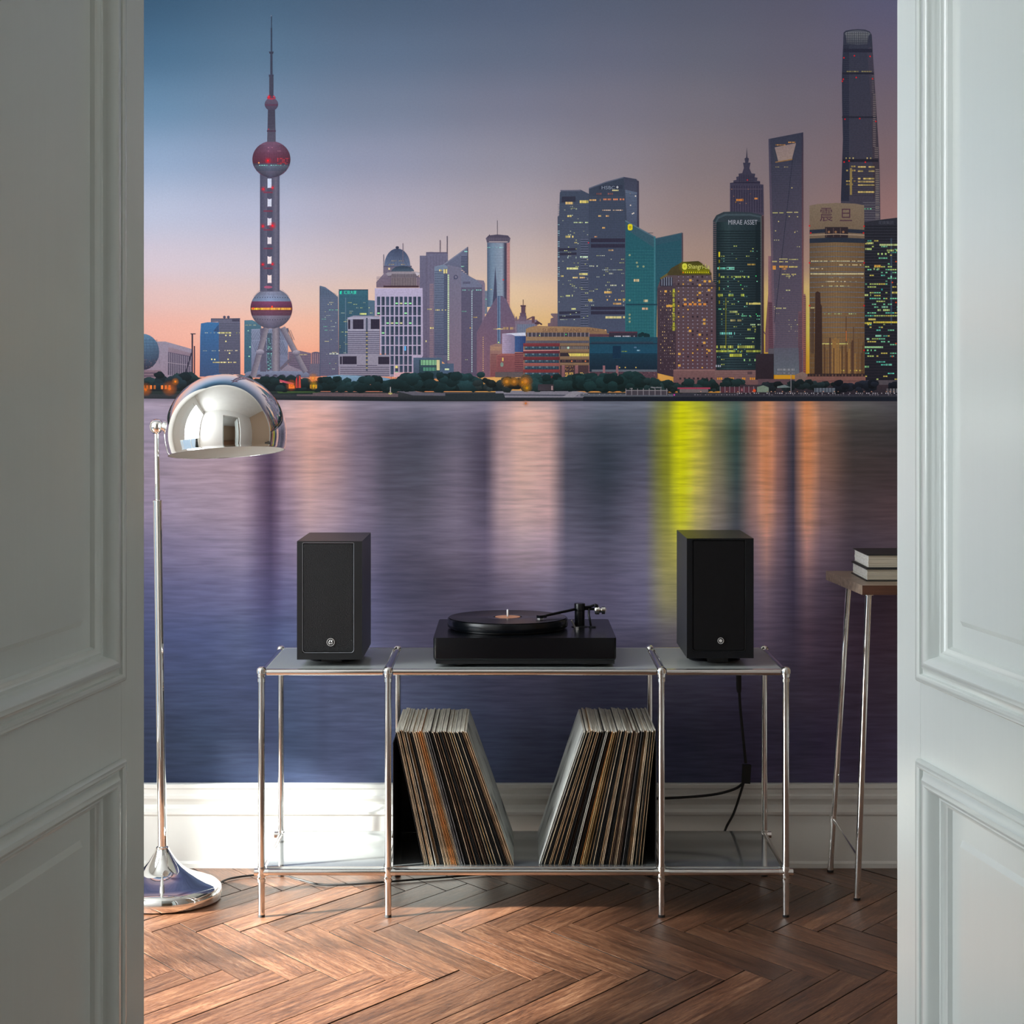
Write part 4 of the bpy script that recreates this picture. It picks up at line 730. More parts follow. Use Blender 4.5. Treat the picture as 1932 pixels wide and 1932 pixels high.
p.line(985, 215, 862, 1320, 3.5, (40,44,62)); p.stripes(850, 260, 1045, 1480, 15, 1.6, (76,76,98), False, -1); p.row(868, 990, 266, 6, 10, 6, .5, (190,180,130), 4); p.row(850, 925, 576, 5, 9, 8, .9, (230,225,140), 5); p.row(945, 1022, 572, 6, 10, 8, .9, (235,225,150), 5); p.dots([(962,603),(1018,605),(1000,710),(890,637),(870,700),(980,410)], 4, (230,215,140)); p.row(848, 880, 903, 8, 10, 8, .9, (230,215,140), 6); p.row(895, 950, 887, 6, 10, 8, .9, (235,225,150), 6); p.row(960, 1022, 890, 6, 10, 8, .9, (225,220,150), 7); p.row(895, 955, 905, 7, 10, 8, .9, (225,215,140), 8)
p.rect(850, 935, 872, 962, (230,160,80)); p.row(895, 952, 935, 14, 10, 9, .95, (235,175,90), 9); p.row(960, 1018, 938, 10, 11, 9, .9, (235,215,130), 9); p.row(895, 945, 952, 10, 10, 8, .9, (215,150,90), 2); p.row(912, 1022, 990, 7, 11, 8, .7, (235,220,140), 3); p.row(940, 990, 1002, 8, 11, 8, .7, (230,225,150), 4); p.row(872, 940, 1219, 6, 10, 8, .8, (220,215,150), 5); p.row(940,970,1098,6,10,8,.8,(210,210,150),6)
p.lits(860, 700, 1040, 1440, 14, 15, 6, 5, .035, [(225,220,150),(160,150,130)], 21, 2); p.done()
p = B_('orange_edge_tower').T(*Ec); p.vpoly([(1056,1128),(1070,1125),(1074,1180),(1074,1680),(1056,1680)], (150,110,108), (150,84,70)); p.stripes(1058, 1140, 1074, 1670, 13, 5, (92,64,76)); p.done()
p = B_('striped_steps_slab').T(*Ec); p.vpoly([(1022,1245),(1045,1240),(1050,1680),(1022,1680)], (110,84,96), (96,70,82)); p.stripes(1025, 1260, 1050, 1660, 12, 4, (84,62,76)); p.done()
p = B_('dark_green_office').T(*Ec)
p.vpoly([(448,632),(470,595),(520,572),(570,570),(700,575),(775,592),(786,640),(792,1650),(464,1650),(460,1080),(448,1050)], (52,64,74), (30,44,48)); p.stripes(449, 640, 470, 1100, 14, 5, (104,88,94)); p.hgrad(472, 640, 560, 1640, (28,44,52), (52,72,78)); p.hgrad(560, 640, 735, 1640, (46,64,72), (34,48,56)); p.rect(735, 640, 770, 1640, (26,38,46)); p.poly([(462,640),(480,605),(530,585),(700,585),(770,600),(772,612),(700,598),(532,598),(486,618),(466,655)], (70,86,96))
p.rect(768, 600, 776, 1640, (84,92,96)); p.rect(776, 600, 790, 1650, (70,52,60)); p.stripes(470, 700, 770, 1640, 17, 5, (26,36,42)); p.text('MIRAE ASSET', 552, 626, 196, 32, (146,150,162), -.02)
p.row(478, 595, 946, 14, 13, 10, .8, (110,200,180), 1); p.rect(540, 944, 592, 948, (150,220,200)); p.rect(540, 958, 592, 962, (150,220,200)); p.row(470, 595, 1384, 16, 12, 9, .9, (130,220,210), 2); p.row(500, 700, 1005, 12, 14, 11, .55, (170,190,100), 3); p.row(480, 660, 1126, 16, 12, 10, .75, (190,205,90), 4); p.row(600, 770, 1183, 15, 12, 10, .6, (200,205,110), 5); p.row(690, 770, 1186, 12, 11, 10, .9, (220,205,120), 6); p.row(560, 612, 1240, 13, 12, 10, .8, (200,210,130), 7); p.row(565, 640, 1298, 13, 12, 10, .8, (170,160,110), 8); p.row(640,770,1270,8,13,9,.3,GN,8)
p.row(700, 770, 1328, 10, 12, 9, .7, (190,220,170), 9); p.row(680, 740, 1360, 12, 12, 9, .8, (200,210,100), 10); p.row(470, 770, 1474, 18, 13, 10, .72, (190,195,90), 11); p.row(468, 770, 1505, 14, 12, 10, .8, (180,190,80), 12); p.row(560, 650, 1530, 20, 12, 10, .75, (205,210,80), 13); p.row(655, 740, 1565, 14, 12, 9, .6, (150,200,130), 14); p.row(485, 540, 1225, 6, 10, 8, .5, GN, 3); p.row(680,735,922,10,11,9,.7,(190,160,80),3); p.row(640,735,1420,9,13,10,.5,(150,200,130),6)
p.rect(485, 842, 495, 876, (200,190,30)); 
for k in range(7): p.rect(486, 895+k*46, 494, 917+k*46, (130,124,20))
p.rect(532, 1150, 537, 1500, (110,110,20)); p.lits(475, 800, 765, 1600, 14, 17, 8, 6, .06, [(120,190,160),(180,190,90),(90,140,130)], 17, 2); p.dots([(740,1262),(635,1065),(738,1005)], 4, (60,200,110)); p.done()
p = B_('hotel_tower', 'brown hotel with glowing yellow roof sign').T(*Ec)
p.vpoly([(72,1085),(95,1020),(140,992),(240,960),(430,985),(442,1040),(466,1060),(470,1720),(72,1660)], (96,82,90), (92,64,74)); p.vpoly([(72,1085),(196,1050),(198,1690),(72,1660)], (80,66,78), (64,48,60)); p.stripes(80, 1110, 195, 1640, 26, 2, (58,48,60)); p.rect(90, 1015, 175, 1075, (54,54,72)); p.stripes(100, 1012, 172, 1070, 16, 5, (140,150,170), True); p.poly([(90,1018),(140,985),(240,950),(240,965),(145,1000),(95,1030)], (112,100,60)); p.rect(196, 1068, 468, 1078, (70,58,68))
r0 = random.Random(5)
for ry_ in range(26):
    for cx__ in range(8):
        x, y = 214+cx__*32, 1008+ry_*24.5
        if ry_ < 3 and cx__ > 6: continue
        u = r0.random(); c = (132,122,140) if u < .80 else ((250,190,90) if u < .88 else (46,40,54)); p.rect(x-6, y-6, x+8, y+9, (74,56,66)); p.rect(x-4, y-2, x+6, y+7, c)
    for cx__ in range(8):
        x, y = 92+cx__*13, 1105+ry_*21
        if y > 1630: continue
        u = r0.random(); p.rect(x, y, x+5, y+7, (56,44,58) if u < .45 else ((206,176,120) if u < .62 else (110,96,108)))
for x in (256,290,322,355,388): p.rect(x-6, 1188, x+14, 1203, (250,165,80))
for x in (262,294,326,358,390): p.rect(x-5, 1640, x+9, 1655, (250,200,70))
for x, y in ((258,1163),(355,1170),(358,1118),(392,1040),(425,1040),(358,1065),(420,1100),(388,1300),(388,1325),(292,1375),(358,1400),(388,1455),(422,1508),(220,1530),(220,1608),(295,1033),(128,1108),(140,1207),(152,1205),(165,1207)): p.rect(x-8, y-7, x+9, y+8, (248,190,90))
p.poly([(140,985),(165,952),(238,912),(350,905),(374,922),(436,985),(436,1000),(140,1000)], (76,68,44)); p.vpoly([(238,910),(348,904),(372,922),(425,968),(428,992),(238,990)], (66,60,32), (104,104,18)); p.stripes(244, 975, 425, 985, 14, 6, (210,205,30), True); p.rect(240, 962, 425, 972, (120,120,16)); p.dots([(246,982)], 5, (230,100,20))
for k, ch in enumerate('浦东香格里拉大酒店'): p.text(ch, 174, 1090+k*32.4, 16, 26, (232,232,50))
p.rect(180, 1640, 480, 1745, (122,90,92), (110,78,80)); p.rect(180, 1636, 460, 1643, (150,112,110)); p.row(220, 470, 1690, 14, 30, 14, 1, (60,46,56), 3); p.rect(460, 1640, 750, 1745, (126,96,96), (112,80,82)); p.stripes(475, 1655, 740, 1685, 13, 2, (104,76,80)); p.row(475, 735, 1690, 15, 13, 9, .75, (250,170,50), 4); p.row(465, 500, 1605, 14, 15, 10, .8, (200,210,230), 4); p.rect(680, 1650, 712, 1668, (84,64,70)); p.done()
p = B_('yellow_roof_sign').T(*Ec)
p.poly([(240,928),(250,920),(264,920),(273,930),(273,952),(264,962),(250,962),(240,952)], (250,250,110)); p.ell(256.5, 941, 7, 8, (200,190,20)); p.ell(256.5, 941, 3.5, 4, (255,255,150)); p.text('Shangri-La', 278, 924, 145, 42, (252,252,150), .05); p.done()
g = Print('roof_sign_glow', PG).T(*Ec)
for x, y, r_, a_ in ((256,941,46,.40),(300,950,40,.16),(345,950,40,.16),(390,955,40,.16),(183,1120,26,.35),(183,1200,26,.35),(183,1280,26,.35),(183,1350,26,.35)): g.glow(x, y, r_, (225,225,10), a_)
g.done()
p = B_('black_annex').T(*Ec); p.vpoly([(735,1530),(856,1528),(856,1705),(735,1705)], (48,40,50), (44,34,42)); p.done()
p = B_('grey_cube_building').T(*Ec); p.vpoly([(856,1490),(1025,1490),(1030,1672),(856,1672)], (92,92,108), (96,104,116)); p.rect(820, 1494, 858, 1530, (92,88,100)); p.stripes(862, 1500, 1024, 1610, 13, 1.2, (84,86,100)); p.row(884, 998, 1630, 13, 6, 4.5, 1, (150,150,160), 2); p.row(884, 998, 1655, 10, 6, 4.5, 1, (130,126,136), 2); p.rect(750, 1700, 1145, 1745, (92,70,78)); p.vpoly([(1000,1672),(1050,1650),(1088,1670),(1088,1712),(1000,1712)], (132,110,104), (120,96,92)); p.done()
p = B_('tapered_super_tower', 'tallest tapering round tower with mesh crown').T(*Fc)
O_ = [(235,82),(246,72),(275,67),(305,65),(340,67),(362,76),(372,92),(377,180),(382,280),(391,400),(397,500),(406,650),(410,760),(414,1020),(221,1020),(223,880),(230,700),(232,600),(228,420),(227,300),(230,200),(233,140)]
p.vpoly(O_, (52,56,74), (70,66,82)); p.face([(233,140),(262,145),(262,900),(222,900),(232,600),(227,300)], [(44,48,66)]*6); p.vpoly([(370,150),(377,180),(397,500),(408,760),(380,900),(372,500),(350,160)], (66,64,82), (66,56,66))
p.ell(303, 88, 62, 17, (92,96,108)); p.vpoly([(246,80),(358,82),(352,138),(300,142),(250,134)], (120,124,130), (70,74,88)); p.stripes(252, 78, 356, 140, 9, 2.5, (50,54,70), True); p.stripes(248, 86, 356, 138, 11, 2, (56,60,74))
p.stripes(234, 150, 372, 690, 10, 1.6, (60,62,80)); p.rect(228, 276, 382, 284, (36,38,54)); p.rect(228, 488, 396, 497, (40,42,58)); p.rect(232, 696, 404, 710, (36,36,50)); p.rect(236, 160, 374, 178, (40,42,60)); p.row(250, 372, 268, 5, 12, 10, .9, (150,140,90), 3)
p.stripes(378, 380, 392, 640, 9, 3, (130,120,120)); p.stripes(386, 640, 404, 690, 9, 3, (130,120,120)); p.stripes(390, 745, 408, 1000, 9, 4, (134,124,120)); p.stripes(372, 290, 384, 380, 9, 3, (100,94,100))
p.row(245, 380, 688, 7, 17, 6, .6, (220,200,130), 4)
for k, y in enumerate((728, 748, 785, 800, 815, 850)): p.row(248, 300, y, 7, 12, 9, .6, (200,175,100), k); p.row(305, 385, y+2, 8, 13, 12, .8, (214,190,120), k+9)
p.stripes(240, 740, 388, 880, 11, 2, (54,48,56)); p.rect(266, 740, 276, 870, (150,130,80)); p.stripes(330, 905, 412, 1000, 12, 4, (96,94,104)); p.row(335, 385, 935, 5, 14, 8, .6, GN, 4); p.dots([(237,204),(288,194),(364,197),(234,308),(229,318),(297,300),(376,306),(242,502),(314,499),(392,513),(262,705),(341,711),(238,710)], 4, RD); p.done()
p = B_('dark_lit_tower').T(*Fc)
p.vpoly([(334,1003),(400,992),(500,980),(640,1010),(640,1800),(334,1800)], (48,50,62), (36,34,44)); p.stripes(337, 1020, 640, 1780, 14, 4, (28,30,38)); p.rect(463, 1080, 471, 1500, (60,76,96)); p.text('花旗集团', 405, 996, 72, 17, (70,72,84))
p.lits(340, 1090, 498, 1770, 11, 14, 9, 6, .13, [(190,210,120),(120,200,160),(220,205,100),(90,190,170)], 4, 4)
for y, a, b, c in ((1100,338,380,(210,220,140)),(1108,410,498,(200,215,150)),(1128,340,372,(200,215,130)),(1135,445,498,(190,210,130)),(1152,400,445,(180,205,130)),(1210,385,415,(250,190,90)),(1225,380,410,(170,200,140)),(1263,445,470,(150,220,200)),(1340,470,498,(230,220,120)),(1325,400,425,(60,190,190)),(1352,338,368,(210,225,140)),(1410,420,450,(140,200,170)),(1425,400,460,(190,215,140)),(1470,338,400,(235,220,120)),(1484,380,498,(245,225,90)),(1488,338,372,(230,215,90)),(1550,390,420,(150,220,190)),(1565,338,360,(180,225,190)),(1605,338,432,(170,225,170)),(1620,340,372,(130,210,160)),(1700,338,358,(140,200,140)),(1690,440,470,(110,190,170))): p.row(a, b, y, 9, 9, 8, .85, c, y)
p.dots([(490,1194),(490,1392),(490,1592),(472,1295),(472,1655)], 4, (240,90,40)); p.rect(337, 1770, 640, 1800, (84,78,86)); p.done()
p = B_('curved_bronze_office', 'curved bronze-striped office with two large characters on top').T(*Fc)
p.vpoly([(70,922),(110,914),(200,909),(290,912),(335,920),(337,1100),(70,1100)], (132,116,100), (118,100,84))
for a, b, c, d in ((70,200,(104,86,70),(132,108,80)),(200,337,(132,108,80),(112,88,64))): p.face([(a,1098),(b,1098),(b,1745),(a,1745)], [c,d,tuple(v*.95 for v in (136,104,68) if 1) if a > 100 else (136,104,68),(104,76,48)] if a < 100 else [c,d,(114,84,56),(136,104,68)])
p.text('震', 120, 933, 62, 66, (72,48,62)); p.text('旦', 217, 937, 60, 60, (72,48,62)); p.poly([(70,1040),(200,1032),(337,1040),(337,1058),(200,1050),(70,1058)], (44,50,66)); p.poly([(70,1082),(200,1076),(337,1082),(337,1104),(200,1100),(70,1104)], (44,52,68)); p.rect(145, 1026, 257, 1078, (50,42,50)); p.stripes(150, 1030, 252, 1074, 34, 4, (90,74,74), True); p.dots([(164,1050),(197,1050),(234,1050)], 6, (150,110,80)); p.poly([(70,1064),(200,1058),(337,1064),(337,1068),(200,1062),(70,1068)], (170,150,130))
for k in range(25): y = 1118+k*24.6; m_ = 4.5*(1-k/25); p.poly([(70,y+m_),(200,y),(337,y+m_),(337,y+m_+3),(200,y+3),(70,y+m_+3)], (92,110,132) if k < 18 else (104,92,82))
for k in range(22): p.rect(72+k*12.2, 1105, 73.6+k*12.2, 1740, (104,84,66))
p.row(78, 333, 1189, 5, 9, 7, .85, (226,216,170), 1); p.row(75, 333, 1250, 7, 7, 6, 1, (236,226,180), 2); p.row(215, 333, 1207, 6, 9, 7, .6, (220,205,160), 3); p.row(75, 135, 1226, 5, 9, 7, .7, (200,185,150), 3); p.row(160, 330, 1270, 5, 9, 7, .6, (170,160,140), 4); p.row(75, 280, 1310, 5, 9, 7, .45, (200,190,140), 5); p.row(130, 300, 1288, 5, 9, 7, .6, (190,180,150), 6); p.row(140, 300, 1445, 5, 10, 7, .5, (170,190,140), 7); p.row(120, 255, 1590, 6, 8, 7, 1, (236,230,140), 8); p.row(215, 333, 1720, 6, 8, 7, .9, (225,205,100), 9); p.row(75, 95, 1416, 5, 9, 7, .9, (220,210,140), 9)
p.vpoly([(98,1345),(108,1338),(122,1345),(124,1400),(130,1410),(132,1740),(94,1740)], (66,48,44), (52,38,36)); p.rect(76, 1425, 82, 1640, (84,66,58)); p.rect(84, 1425, 90, 1640, (74,58,52)); p.rect(246, 1460, 250, 1740, (88,60,46)); p.rect(247, 1530, 250, 1580, (190,104,50)); p.rect(282, 1510, 286, 1740, (92,68,54))
r0 = random.Random(3)
for k in range(30): x = 135+r0.random()*195; y = 1560+r0.random()*80; p.rect(x, y, x+3+r0.random()*6, 1738, r0.choice([(92,66,48),(110,80,54),(84,60,50),(150,112,66)]))
p.dots([(70,1020),(335,1022),(335,1200),(335,1408),(335,1625),(70,1408),(70,1200),(76,1055),(332,1055)], 4, RD); p.rect(60, 1738, 340, 1752, (52,40,44)); p.row(66, 336, 1742, 9, 16, 7, 1, (104,76,66), 4); p.rect(55, 1752, 342, 1815, (128,90,84), (112,78,78)); p.rect(80, 1772, 336, 1776, (96,68,70)); p.done()
# --- bank: dark foreshore, terraces, trees, lights
p = B_('river_bank')
p.vpoly([(-30,736),(270,738),(1700,742),(2010,742),(2010,752),(1700,753),(1060,757),(760,757),(270,752),(-30,750)], (58,62,66), (34,38,46))
p.poly([(560,740),(751,743),(751,749),(560,747)], (104,88,96)); p.rect(-30, 735, 590, 744, (42,54,50), (34,44,48)); p.poly([(520,735),(610,736),(600,741),(525,742)], (60,84,50)); p.poly([(740,736),(760,734),(800,741),(935,742),(935,748),(780,746)], (100,98,112)); p.poly([(935,737),(1080,737),(1110,741),(1100,750),(935,750)], (132,128,142)); p.poly([(945,744),(1090,745),(1090,747),(945,746)], (62,66,82)); p.poly([(1060,749),(1080,739),(1100,739),(1082,750)], (150,146,158)); p.poly([(1095,743),(1270,744),(1270,748),(1095,748)], (92,96,108)); p.row(1100, 1270, 743, 1.4, 10, 2, 1, (150,150,160), 3)
p.poly([(840,742),(950,742),(955,755),(840,755)], (40,48,54)); p.rect(1100, 749, 2010, 757, (26,30,42)); p.rect(1270, 742, 2010, 748, (52,52,64)); p.row(1310, 1694, 744, 1.5, 5, 2.5, .5, (120,116,124), 8); p.rect(650, 742, 745, 744, (120,100,104)); p.done()
p = B_('tree_belt', 'dark row of riverside trees'); r0 = random.Random(8)
def trees(x0, x1, ytop, ybot, n, rr, c, j=5):
    for _ in range(n):
        x = r0.uniform(x0, x1); r_ = r0.uniform(*rr); y = r0.uniform(ytop+r_*.6, max(ytop+r_*.6, ybot-r_*.5)); f = r0.uniform(.75, 1.3)
        cc = tuple(v*f for v in c); pts = []
        for k in range(11): a = 2*math.pi*k/11; q_ = r_*r0.uniform(.8, 1.12); pts.append((x+q_*math.cos(a)*1.15, y+q_*math.sin(a)*.85))
        p.vpoly(pts, tuple(v*1.25 for v in cc), tuple(v*.7 for v in cc))
for x0, x1, yt in ((-30,395,710),(395,470,713),(470,600,712),(600,700,716),(700,760,713),(745,905,709),(905,950,716),(985,1050,712),(1040,1110,713),(1110,1230,706),(1215,1280,712),(1275,1400,718)): p.rect(x0, yt+10, x1, 738, (26,38,44), (20,28,34))
trees(-20, 400, 703, 736, 90, (6,12), (28,44,48)); trees(290, 350, 702, 736, 12, (8,12), (28,42,50)); trees(395, 600, 708, 738, 60, (6,11), (28,44,48)); trees(596, 760, 710, 738, 60, (6,12), (26,46,50)); trees(740, 910, 703, 738, 80, (7,13), (26,46,50)); trees(900, 1000, 712, 738, 30, (5,9), (34,42,44)); trees(985, 1110, 706, 736, 60, (7,13), (26,46,48)); trees(1090, 1235, 702, 738, 70, (7,13), (22,42,44)); trees(1215, 1400, 714, 738, 70, (5,10), (26,42,44)); trees(1245, 1350, 728, 742, 16, (4,7), (26,38,40))
p.rect(1396, 726, 2010, 744, (58,48,56), (44,40,50)); trees(1438, 1470, 717, 738, 9, (6,10), (26,32,38)); trees(1475, 1535, 717, 736, 20, (5,9), (26,36,40)); trees(1535, 1575, 720, 736, 10, (5,8), (26,36,40)); trees(1570, 1655, 718, 742, 24, (6,10), (24,28,38)); trees(1680, 1995, 720, 742, 60, (6,10), (24,28,38)); p.done()
p = B_('riverside_terraces')
p.rect(1278, 731, 1340, 734, (160,60,84)); p.rect(1282, 734, 1336, 741, (110,100,104)); p.rect(1360, 730, 1425, 741, (84,48,60)); p.row(1362, 1424, 733, 5, 6, 3, .6, (176,110,120), 5); p.stripes(1358, 729, 1427, 741, 9, 1.2, (130,120,130), True); p.poly([(1428,730),(1440,727),(1450,731),(1450,740),(1428,740)], (116,132,118)); p.poly([(1466,729),(1480,726),(1492,731),(1466,732)], (110,124,126)); p.rect(1536, 732, 1575, 740, (96,104,116)); p.stripes(1538, 732, 1574, 740, 6, 1.5, (50,56,70), True); p.row(1660, 1694, 733, 8, 6, 4, .7, (110,108,116), 6)
p.rect(1180, 736, 1260, 745, (70,64,74)); p.stripes(1180, 733, 1260, 746, 11, 1.5, (130,126,134), True); p.rect(1180, 736, 1260, 737.2, (150,146,150)); p.row(1182,1194,732,2,3,2,.9,(170,166,170),2); p.text('Napoleon', 1228, 729.5, 20, 3.6, (160,158,164)); p.row(1390, 1694, 741, 2, 4, 2, .5, (170,168,176), 9); p.row(1300,1690,738,1.5,7,2,.35,(200,150,120),10); p.dots([(1272,745)], 1.6, (230,70,190)); p.dots([(1423,737)], 3, (240,90,40)); p.rect(1491.5, 706, 1492.5, 742, (150,146,156)); p.rect(736, 730, 737.5, 745, (190,180,180)); p.rect(733, 741, 740, 744, (190,180,110))
p.poly([(545,722),(556,728),(556,733),(545,731)], (250,150,60)); p.rect(545, 723, 554, 733, (250,140,60)); p.poly([(528,716),(555,723),(552,726),(528,720)], (190,80,100)); p.poly([(558,716),(561,710),(562,732),(558,732)], (180,60,60)); p.poly([(564,710),(567,708),(568,732),(563,732)], (190,70,60)); p.row(262, 330, 727, 7, 7, 4, .7, (230,130,60), 3); p.row(585, 600, 726, 7, 5, 3, .8, (240,170,60), 4); p.rect(1015, 725, 1045, 737, (60,54,62)); p.rect(1040, 728, 1043, 736, (170,140,140)); p.done()
g = Print('street_lamp_glow', PG)
for x, y, r_, c in ((591,714,12,(255,150,30)),(331,720,8,(255,150,40)),(956,720,12,(255,170,20)),(970,720,11,(255,170,20)),(991,720,16,(255,160,40)),(994,732,11,(255,180,20)),(275,735,14,(230,120,40)),(320,733,16,(230,120,50)),(550,727,12,(240,120,50)),(592,728,9,(240,190,30)),(986,721,10,(255,170,30))): g.glow(x, y, r_, c, .85)
for x, y in ((591,714),(991,720),(956,720),(970,720)):
    g.ell(x, y, 1.6, 1.6, (255,240,190))
    for k in range(8): a = math.pi*k/8+.2; g.line(x-8*math.cos(a), y-8*math.sin(a), x+8*math.cos(a), y+8*math.sin(a), .5, (255,170,70,.55))
g.done()
g = Print('water_lamp_glow', PG); g.glow(992, 761, 7, (255,150,70), .9); g.done()
adopt(mural); print('LAYERS', HM.max()); del HM

# ------------------------------------------------------------------ chrome tube console
YF, YK = 4.43, 4.805
XS = [-.580, -.287, .346, .634]; ZT, ZB, R = .567, .104, .0077
con = thing('console_shelf', (0, (YF+YK)/2, 0), 'long low console of chromed tubes with glass top bays and lower shelf', 'console')
for Y in (YF, YK):
    for i, x in enumerate(XS):
        tube('post', [(x, Y, .006), (x, Y, ZT)], R, M['tube'], con)
        lathe('foot', [(0, 0), (.0078, 0), (.0078, .006), (0, .006)], (x, Y, 0), M['rubber'], con, 16)
        j = [(0, -.012), (.0095, -.011), (.0098, -.004), (.0115, -.003), (.0118, .004), (.0105, .0085), (.006, .0125), (0, .0135)]
        lathe('top_joint', j, (x, Y, ZT), M['chrome'], con, 24)
        bm = bmesh.new()
        add_lathe(bm, [(0, -.013), (.0090, -.0125), (.0096, -.006), (.0096, .006), (.0090, .0125), (0, .013)], (x, Y, ZB), 20)
        rx = Matrix.Rotation(math.pi/2, 3, 'Y'); ry = Matrix.Rotation(math.pi/2, 3, 'X')
        add_lathe(bm, [(0, -.017), (.0085, -.0165), (.0085, .0165), (0, .017)], (x, Y, ZB), 16, rx)
        from_bm('lower_joint', bm, M['chrome'], con, True)
        lathe('joint_screw', [(0, 0), (.0035, 0), (.0035, .002), (.002, .003), (0, .003)], (x-.004, Y-.0095 if Y == YF else Y+.0095, ZB-.012), M['chrome'], con, 10, ry if Y == YF else Matrix.Rotation(-math.pi/2, 3, 'X'))
        if Y == YF:
            for zz in (ZT, ZB): lathe('collar', [(R, -.004), (.0094, -.004), (.0094, .004), (R, .004)], (x, Y, zz-.018), M['chrome'], con, 20)
    for a, b in zip(XS, XS[1:]):
        for z in (ZT, ZB): tube('rail', [(a+.012, Y, z), (b-.012, Y, z)], R*.98, M['tube'], con)
for i, x in enumerate(XS):
    for z in (ZT, ZB): tube('cross_rail', [(x, YF+.012, z), (x, YK-.012, z)], R*.9, M['tube'], con)
for a, b in zip(XS, XS[1:]):
    box('glass_top', a+.010, b-.010, YF+.0065, YK-.0065, ZT+.0015, ZT+.0065, M['frost'], con, .001, 1)
    o = box('glass_rim', a+.012, b-.012, YK-.0062, YK-.0045, ZT+.002, ZT+.0068, M['base'], con)
    box('shelf_panel', a+.011, b-.011, YF+.008, YK-.008, ZB+.003, ZB+.011, M['panel'], con, .001, 1)
for x, s in ((XS[1], 1), (XS[2], -1)):     # upright dividers beside the records
    x0, x1 = sorted((x+s*.0095, x+s*.0115))
    box('divider_plate', x0, x1, YF+.02, YK-.02, ZB+.0112, .40, M['rubber'], con)
    x0, x1 = sorted((x+s*.0116, x+s*(.082 if s > 0 else .045)))
    box('divider_back', x0, x1, YK-.024, YK-.022, ZB+.0112, .39, M['rubber'], con)
adopt(con)
ZG, ZS = ZT+.0068, ZB+.0113

